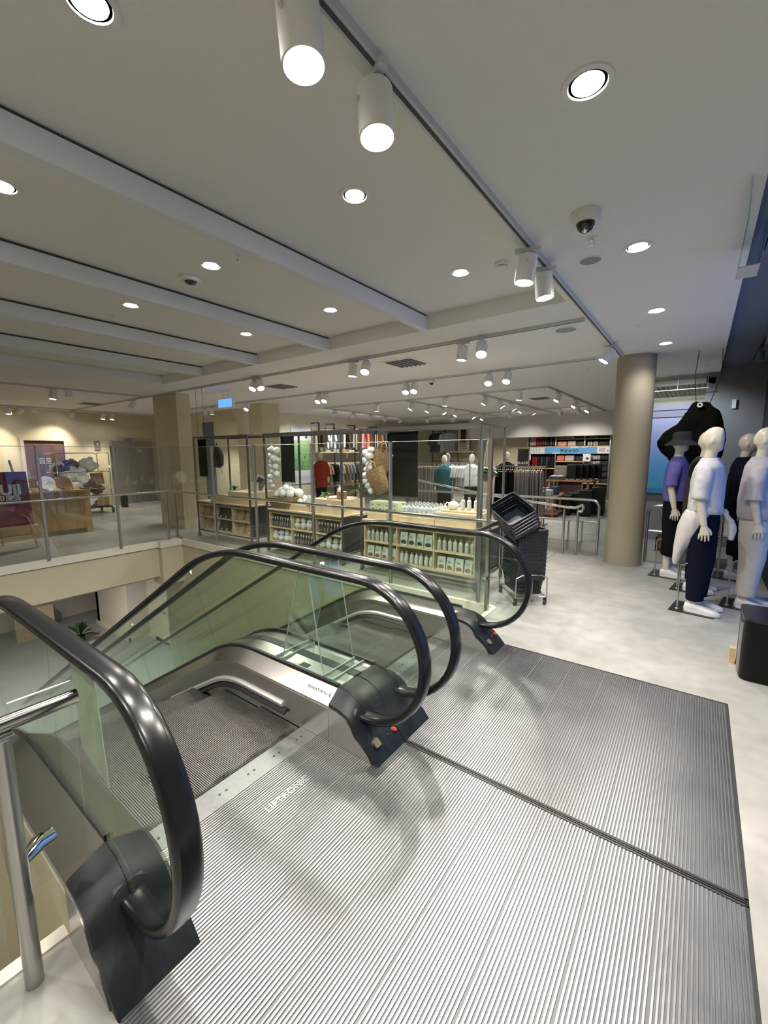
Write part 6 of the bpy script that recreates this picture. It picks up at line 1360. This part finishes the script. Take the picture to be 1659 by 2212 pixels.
# display tables
t = thing('display_table', (-2.95, 12.6, 0), 'brown wooden table carrying suitcases before the luggage wall', 'table')
mb = MB(); mb.box((-3.42, 12.2, .80), (-2.25, 13.2, .84)); mb.build('table_top', M_BRWOOD, t)
for (x, y) in ((-3.35, 12.27), (-2.35, 12.27), (-3.35, 13.12), (-2.35, 13.12)): mb = MB(); mb.box((x-.03, y-.03, 0), (x+.03, y+.03, .80)); mb.build('leg', M_BRWOOD, t)
for k in range(5): suitcase(M_CB, (-2.80+k*.13, 12.42+k*.13, .84), .26, .11, .42, 'ribbed black suitcase on the brown table, %s from the front' % nth[k], 'black suitcases on the table', -.2)
t = thing('open_suitcase', (-3.15, 12.45, .84), 'open suitcase with light lining on the brown table', 'suitcase'); mb = MB(); mb.box((-3.38, 12.28, .845), (-2.98, 12.55, .93)); mb.build('base_shell', M_CG, t, bevel=.01); mb = MB(); mb.box((-3.30, 12.56, .90), (-2.98, 12.60, 1.22)); mb.build('lid_shell', M_CL, t, bevel=.01); mb = MB(); mb.sph((-3.27, 12.4, .935), .08, 12, 8, (1.1, 1.1, .35)); mb.sph((-3.09, 12.4, .935), .08, 12, 8, (1.1, 1.1, .35)); mb.build('lining', C_LG, t)
for k, (x, y, h, w_) in enumerate(((-2.72, 11.4, .52, .36), (-2.52, 11.7, .56, .36), (-2.35, 12.0, .62, .36), (-2.22, 11.45, .66, .30), (-2.0, 11.8, .72, .30))): suitcase(M_CB, (x, y, 0), w_, .24, h, 'black suitcase standing on the floor before the brown table, %s from the left' % nth[k], 'black suitcases on the floor')
for k in range(2): suitcase(M_CR, (-2.98+k*.14, 11.6, .10), .125, .18, .45, '%s red suitcase beside the floor suitcases' % ['left', 'right'][k], 'red suitcases on the floor')
t = thing('display_table', (-3.2, 10.85, 0), 'low brown table with folded clothes behind the grey trousers', 'table')
mb = MB(); mb.box((-3.25, 10.5, .50), (-2.72, 11.3, .54)); mb.build('table_top', M_BRWOOD, t); mb = MB(); mb.box((-3.25, 10.5, .10), (-2.72, 11.3, .14)); mb.build('low_shelf', M_BRWOOD, t)
for (x, y) in ((-3.2, 10.56), (-2.78, 10.56), (-3.2, 11.24), (-2.78, 11.24)): mb = MB(); mb.box((x-.025, y-.025, 0), (x+.025, y+.025, .50)); mb.build('leg', M_BRWOOD, t)
for k, (x, y, c) in enumerate(((-3.1, 10.65, C_PINK), (-2.92, 10.68, C_LG), (-3.08, 10.95, C_GREY), (-2.86, 11.0, C_BLUE))): mb = MB(); mb.box((x-.09, y-.1, .54), (x+.09, y+.1, .66+.03*k)); o = mb.build('folded_clothes', c, bevel=.015); tag(o, 'pile of %s folded clothes on the low brown table' % ['pink', 'light grey', 'grey', 'indigo'][k], 'folded clothes')
# poster BLACK FRIDAY
t = thing('sale_poster', (-4.28, 12.8, 0), 'dark sale poster with white lettering on a wooden stand', 'poster'); mb = MB(); mb.box((-4.44, 12.78, .7), (-4.12, 12.80, 1.70)); mb.build('print', mat('poster_dark', (.035, .03, .03), .4, nscale=9, namt=.6), t)
mb = MB(); mb.box((-4.46, 12.79, .02), (-4.43, 12.82, 1.73)); mb.box((-4.13, 12.79, .02), (-4.10, 12.82, 1.73)); mb.box((-4.46, 12.79, 1.70), (-4.10, 12.82, 1.73)); mb.box((-4.46, 12.7, 0), (-4.10, 12.9, .03)); mb.build('stand', M_OAK, t)
text('BLACK', .105, M_WTEXT, (-4.28, 12.776, 1.28), (1, 0, 0), (0, 0, 1), t, bold=.004); text('FRIDAY', .098, M_WTEXT, (-4.28, 12.776, 1.15), (1, 0, 0), (0, 0, 1), t, bold=.004)

# ================================================================== LEFT AREA
t = thing('easel', (-9.35, 1.9, 0), 'wooden easel holding the maroon board at the left edge', 'easel')
mb = MB()
for (y0, y1) in ((2.22, 2.04), (1.50, 1.72)): mb.tube([(-9.22, y0, 0), (-9.52, y1, 1.52)], .018, 6)
mb.build('front_leg', M_OAK, t); mb = MB(); mb.tube([(-9.85, 1.88, 0), (-9.53, 1.88, 1.42)], .016, 6); mb.build('rear_leg', M_OAK, t)
mb = MB(); mb.box((-9.35, 1.47, .38), (-9.24, 2.27, .405)); mb.box((-9.30, 1.55, .18), (-9.27, 2.20, .21)); mb.build('crossbar', M_OAK, t)
t = thing('shop_board', (-9.3, 1.85, .405), 'maroon board with white shop lettering standing on the easel', 'sign board')
R = Matrix.Translation((-9.255, 1.83, .41)) @ Matrix.Rotation(-math.radians(9), 4, 'Y')
mb = MB(); mb.box((-.015, -.385, 0), (.015, .385, .92), R); mb.build('board', M_MAROON, t)
rt = R.to_3x3() @ Vector((0, 1, 0)); up = R.to_3x3() @ Vector((0, 0, 1))
text('MUJI', .235, M_WTEXT, R @ Vector((.017, .05, .61)), rt, up, t, bold=.010)
text('無印良品', .105, M_WTEXT, R @ Vector((.017, .05, .47)), rt, up, t, bold=.002)
t = thing('wooden_counter', (-10.5, 2.4, 0), 'plywood display counter behind the easel at the left', 'counter')
mb = MB(); mb.box((-10.22, 1.0, .10), (-10.20, 3.30, .86)); mb.build('front_panel', M_PLY, t)
mb = MB(); mb.box((-10.85, 3.30, 0), (-10.16, 3.40, .90)); mb.build('end_panel', M_PLY, t); mb = MB(); mb.box((-10.85, .9, .86), (-10.14, 3.40, .90)); mb.build('counter_top', M_PLY, t)
mb = MB(); mb.box((-10.18, 1.9, .12), (-10.14, 2.36, .86)); mb.build('low_screen', M_OAK, t)
def plates(y, m, lab, r=.14):
    t = thing('plate', (-10.35, y, .90), lab, 'plate', 'plates on the counter')
    mb = MB(); mb.lathe([(r*.55, 0), (r*.62, .004), (r, .016), (r*.98, .022), (r*.60, .010)], 28, M=Matrix.Rotation(PI/2-.2, 4, 'Y')); mb.v = [(x, y_, z+r) for x, y_, z in mb.v]; mb.build('dish', m, t, world=False)
    mb = MB(); mb.tube([(.02, -.05, 0), (.05, -.05, .07)], .005, 6); mb.tube([(.02, .05, 0), (.05, .05, .07)], .005, 6); mb.build('plate_stand', M_OAK, t, world=False); return t
for i, r in enumerate((.145, .12, .095)): a = plates(2.74+.015*i, M_WHITE, '%s white plate leaning on the counter' % ['largest', 'middle sized', 'smallest'][i], r); a.location.x += .05*i
for i, r in enumerate((.14, .115, .09)): a = plates(3.02+.015*i, M_BRWOOD, '%s brown wooden plate leaning on the counter' % ['largest', 'middle sized', 'smallest'][i], r); a.location.x += .05*i
for i, y in enumerate((2.40, 2.53)): mb = MB(); mb.lathe([(.03, 0), (.055, .02), (.06, .07), (.055, .07), (.045, .02)], 20, (-10.3, y, .90)); tag(mb.build('bowl', mat('cream_ceramic', (.72, .66, .52), .3)), '%s cream bowl on the counter beside the maroon board' % ['left', 'right'][i], 'bowl')
t = thing('glass_jar', (-10.4, 3.24, .90), 'clear jar of dark fruit at the right end of the counter', 'jar'); mb = MB(); mb.lathe([(.06, 0), (.065, .02), (.065, .12), (.045, .15)], 18); mb.build('jar', M_LABEL, t, world=False); mb = MB(); mb.lathe([(.048, .15), (.048, .18)], 16); mb.build('lid', M_BRWOOD, t, world=False)
# roll cage with crumpled paper and boxes
t = thing('roll_cage', (-13.4, 4.4, 0), 'wire roll cage of waste paper before the brown door', 'roll cage')
x0, x1, y0, y1 = -13.9, -13.1, 3.72, 4.92
mb = MB(); mb.box((x0, y0, .16), (x1, y1, .20)); mb.build('deck', M_CAP, t)
for x in (x0, x1):
    for y in (y0, y1): mb = MB(); mb.cyl((x, y-.02, .06), (x, y+.02, .06), .06, 14); mb.box((x-.03, y-.03, .09), (x+.03, y+.03, .16)); mb.build('caster', M_BLACK, t)
mb = MB()
def loopf(P): mb.tube(P, .014, 8, closed=True)
for (a, b) in (((x0, y0), (x1, y0)), ((x0, y1), (x1, y1)), ((x0, y0), (x0, y1))):
    loopf([(a[0], a[1], .2), (a[0], a[1], 1.60), (a[0]*.95+b[0]*.05, a[1]*.95+b[1]*.05, 1.65), (a[0]*.05+b[0]*.95, a[1]*.05+b[1]*.95, 1.65), (b[0], b[1], 1.60), (b[0], b[1], .2)])
for z in (.7, 1.15): mb.tube([(x1, y0, z), (x0, y0, z)], .01, 6); mb.tube([(x1, y1, z), (x0, y1, z)], .01, 6); mb.tube([(x1, y0, z+.0), (x1, y1, z)], .01, 6)
mb.build('wire_frame', M_CHROME, t)
M_PAPER = mat('crumpled_paper', (.80, .81, .82), .8, nscale=8, namt=.12)
for i in range(26):
    y = y0+.12+random.random()*(.66 if i > 9 else .95); z = .24+i*.043; x = x0+.25+random.random()*.45; r = .14+random.random()*.05
    mb = MB(); mb.sph((0, 0, 0), r*1.05, 16, 12, (1, 1, .75)); o = mb.build('crumpled_paper', M_PAPER if i % 4 else mat('dark_plastic_wrap', (.10, .05, .05), .4), origin=(0, 0, 0))
    for v in o.data.vertices: v.co = v.co*(1+.55*noise.noise(v.co*9+Vector((i, 0, 0)))+.30*abs(noise.noise(v.co*22+Vector((i, 3, 0)))))
    for p in o.data.polygons: p.use_smooth = False
    o.location = (x, y, z+.08); tag(o, 'crumpled waste paper heaped in the roll cage', 'waste paper', 'waste paper in the roll cage')
for (a, b, rx, l) in (((-13.5, 4.45, 1.22), (.30, .36, .20), .6, 'tilted open cardboard box on top of the waste paper'), ((-13.45, 4.72, .95), (.3, .22, .32), .1, 'upright cardboard box at the right of the roll cage'), ((-13.35, 4.72, .36), (.32, .30, .30), .0, 'cardboard box at the bottom right of the roll cage')):
    R = Matrix.Translation(a) @ Matrix.Rotation(rx, 4, 'X'); mb = MB(); mb.box((-b[0]/2, -b[1]/2, -b[2]/2), (b[0]/2, b[1]/2, b[2]/2), R); o = mb.build('cardboard_box', M_CARD, bevel=.004); tag(o, l, 'cardboard box')
    mb = MB(); mb.box((b[0]/2, -b[1]*.08, -b[2]/2), (b[0]/2+.003, b[1]*.08, b[2]/2), R); mb.build('packing_tape', M_KRAFT, o)
t = thing('black_case', (-14.2, 5.66, 0), 'small upright black case on the floor before the lift', 'case'); mb = MB(); mb.lathe([(.09, 0), (.10, .02), (.10, .30), (.08, .36)], 16); mb.build('body', M_BLACK, t, world=False); mb = MB(); mb.tube([(-.04, 0, .36), (-.04, 0, .42), (.04, 0, .42), (.04, 0, .36)], .008, 6); mb.build('handle', M_BLACK, t, world=False)
# lower level plant and kiosk
plant((-14.9, 4.35, -4.2), 'dark leafy plant on the lower level seen below the slab', .14, .3, 14, .6, mat('deep_leaf', (.02, .06, .02), .5), .8, M_BLACK, 12, .28)
mb = MB(); mb.box((-17.2, 3.2, -4.2), (-16.6, 4.2, -3.2)); tag(mb.build('wooden_cabinet', M_OAK), 'orange wooden cabinet on the lower level at the far left', 'cabinet')

bpy.data.scenes.remove(TMP)
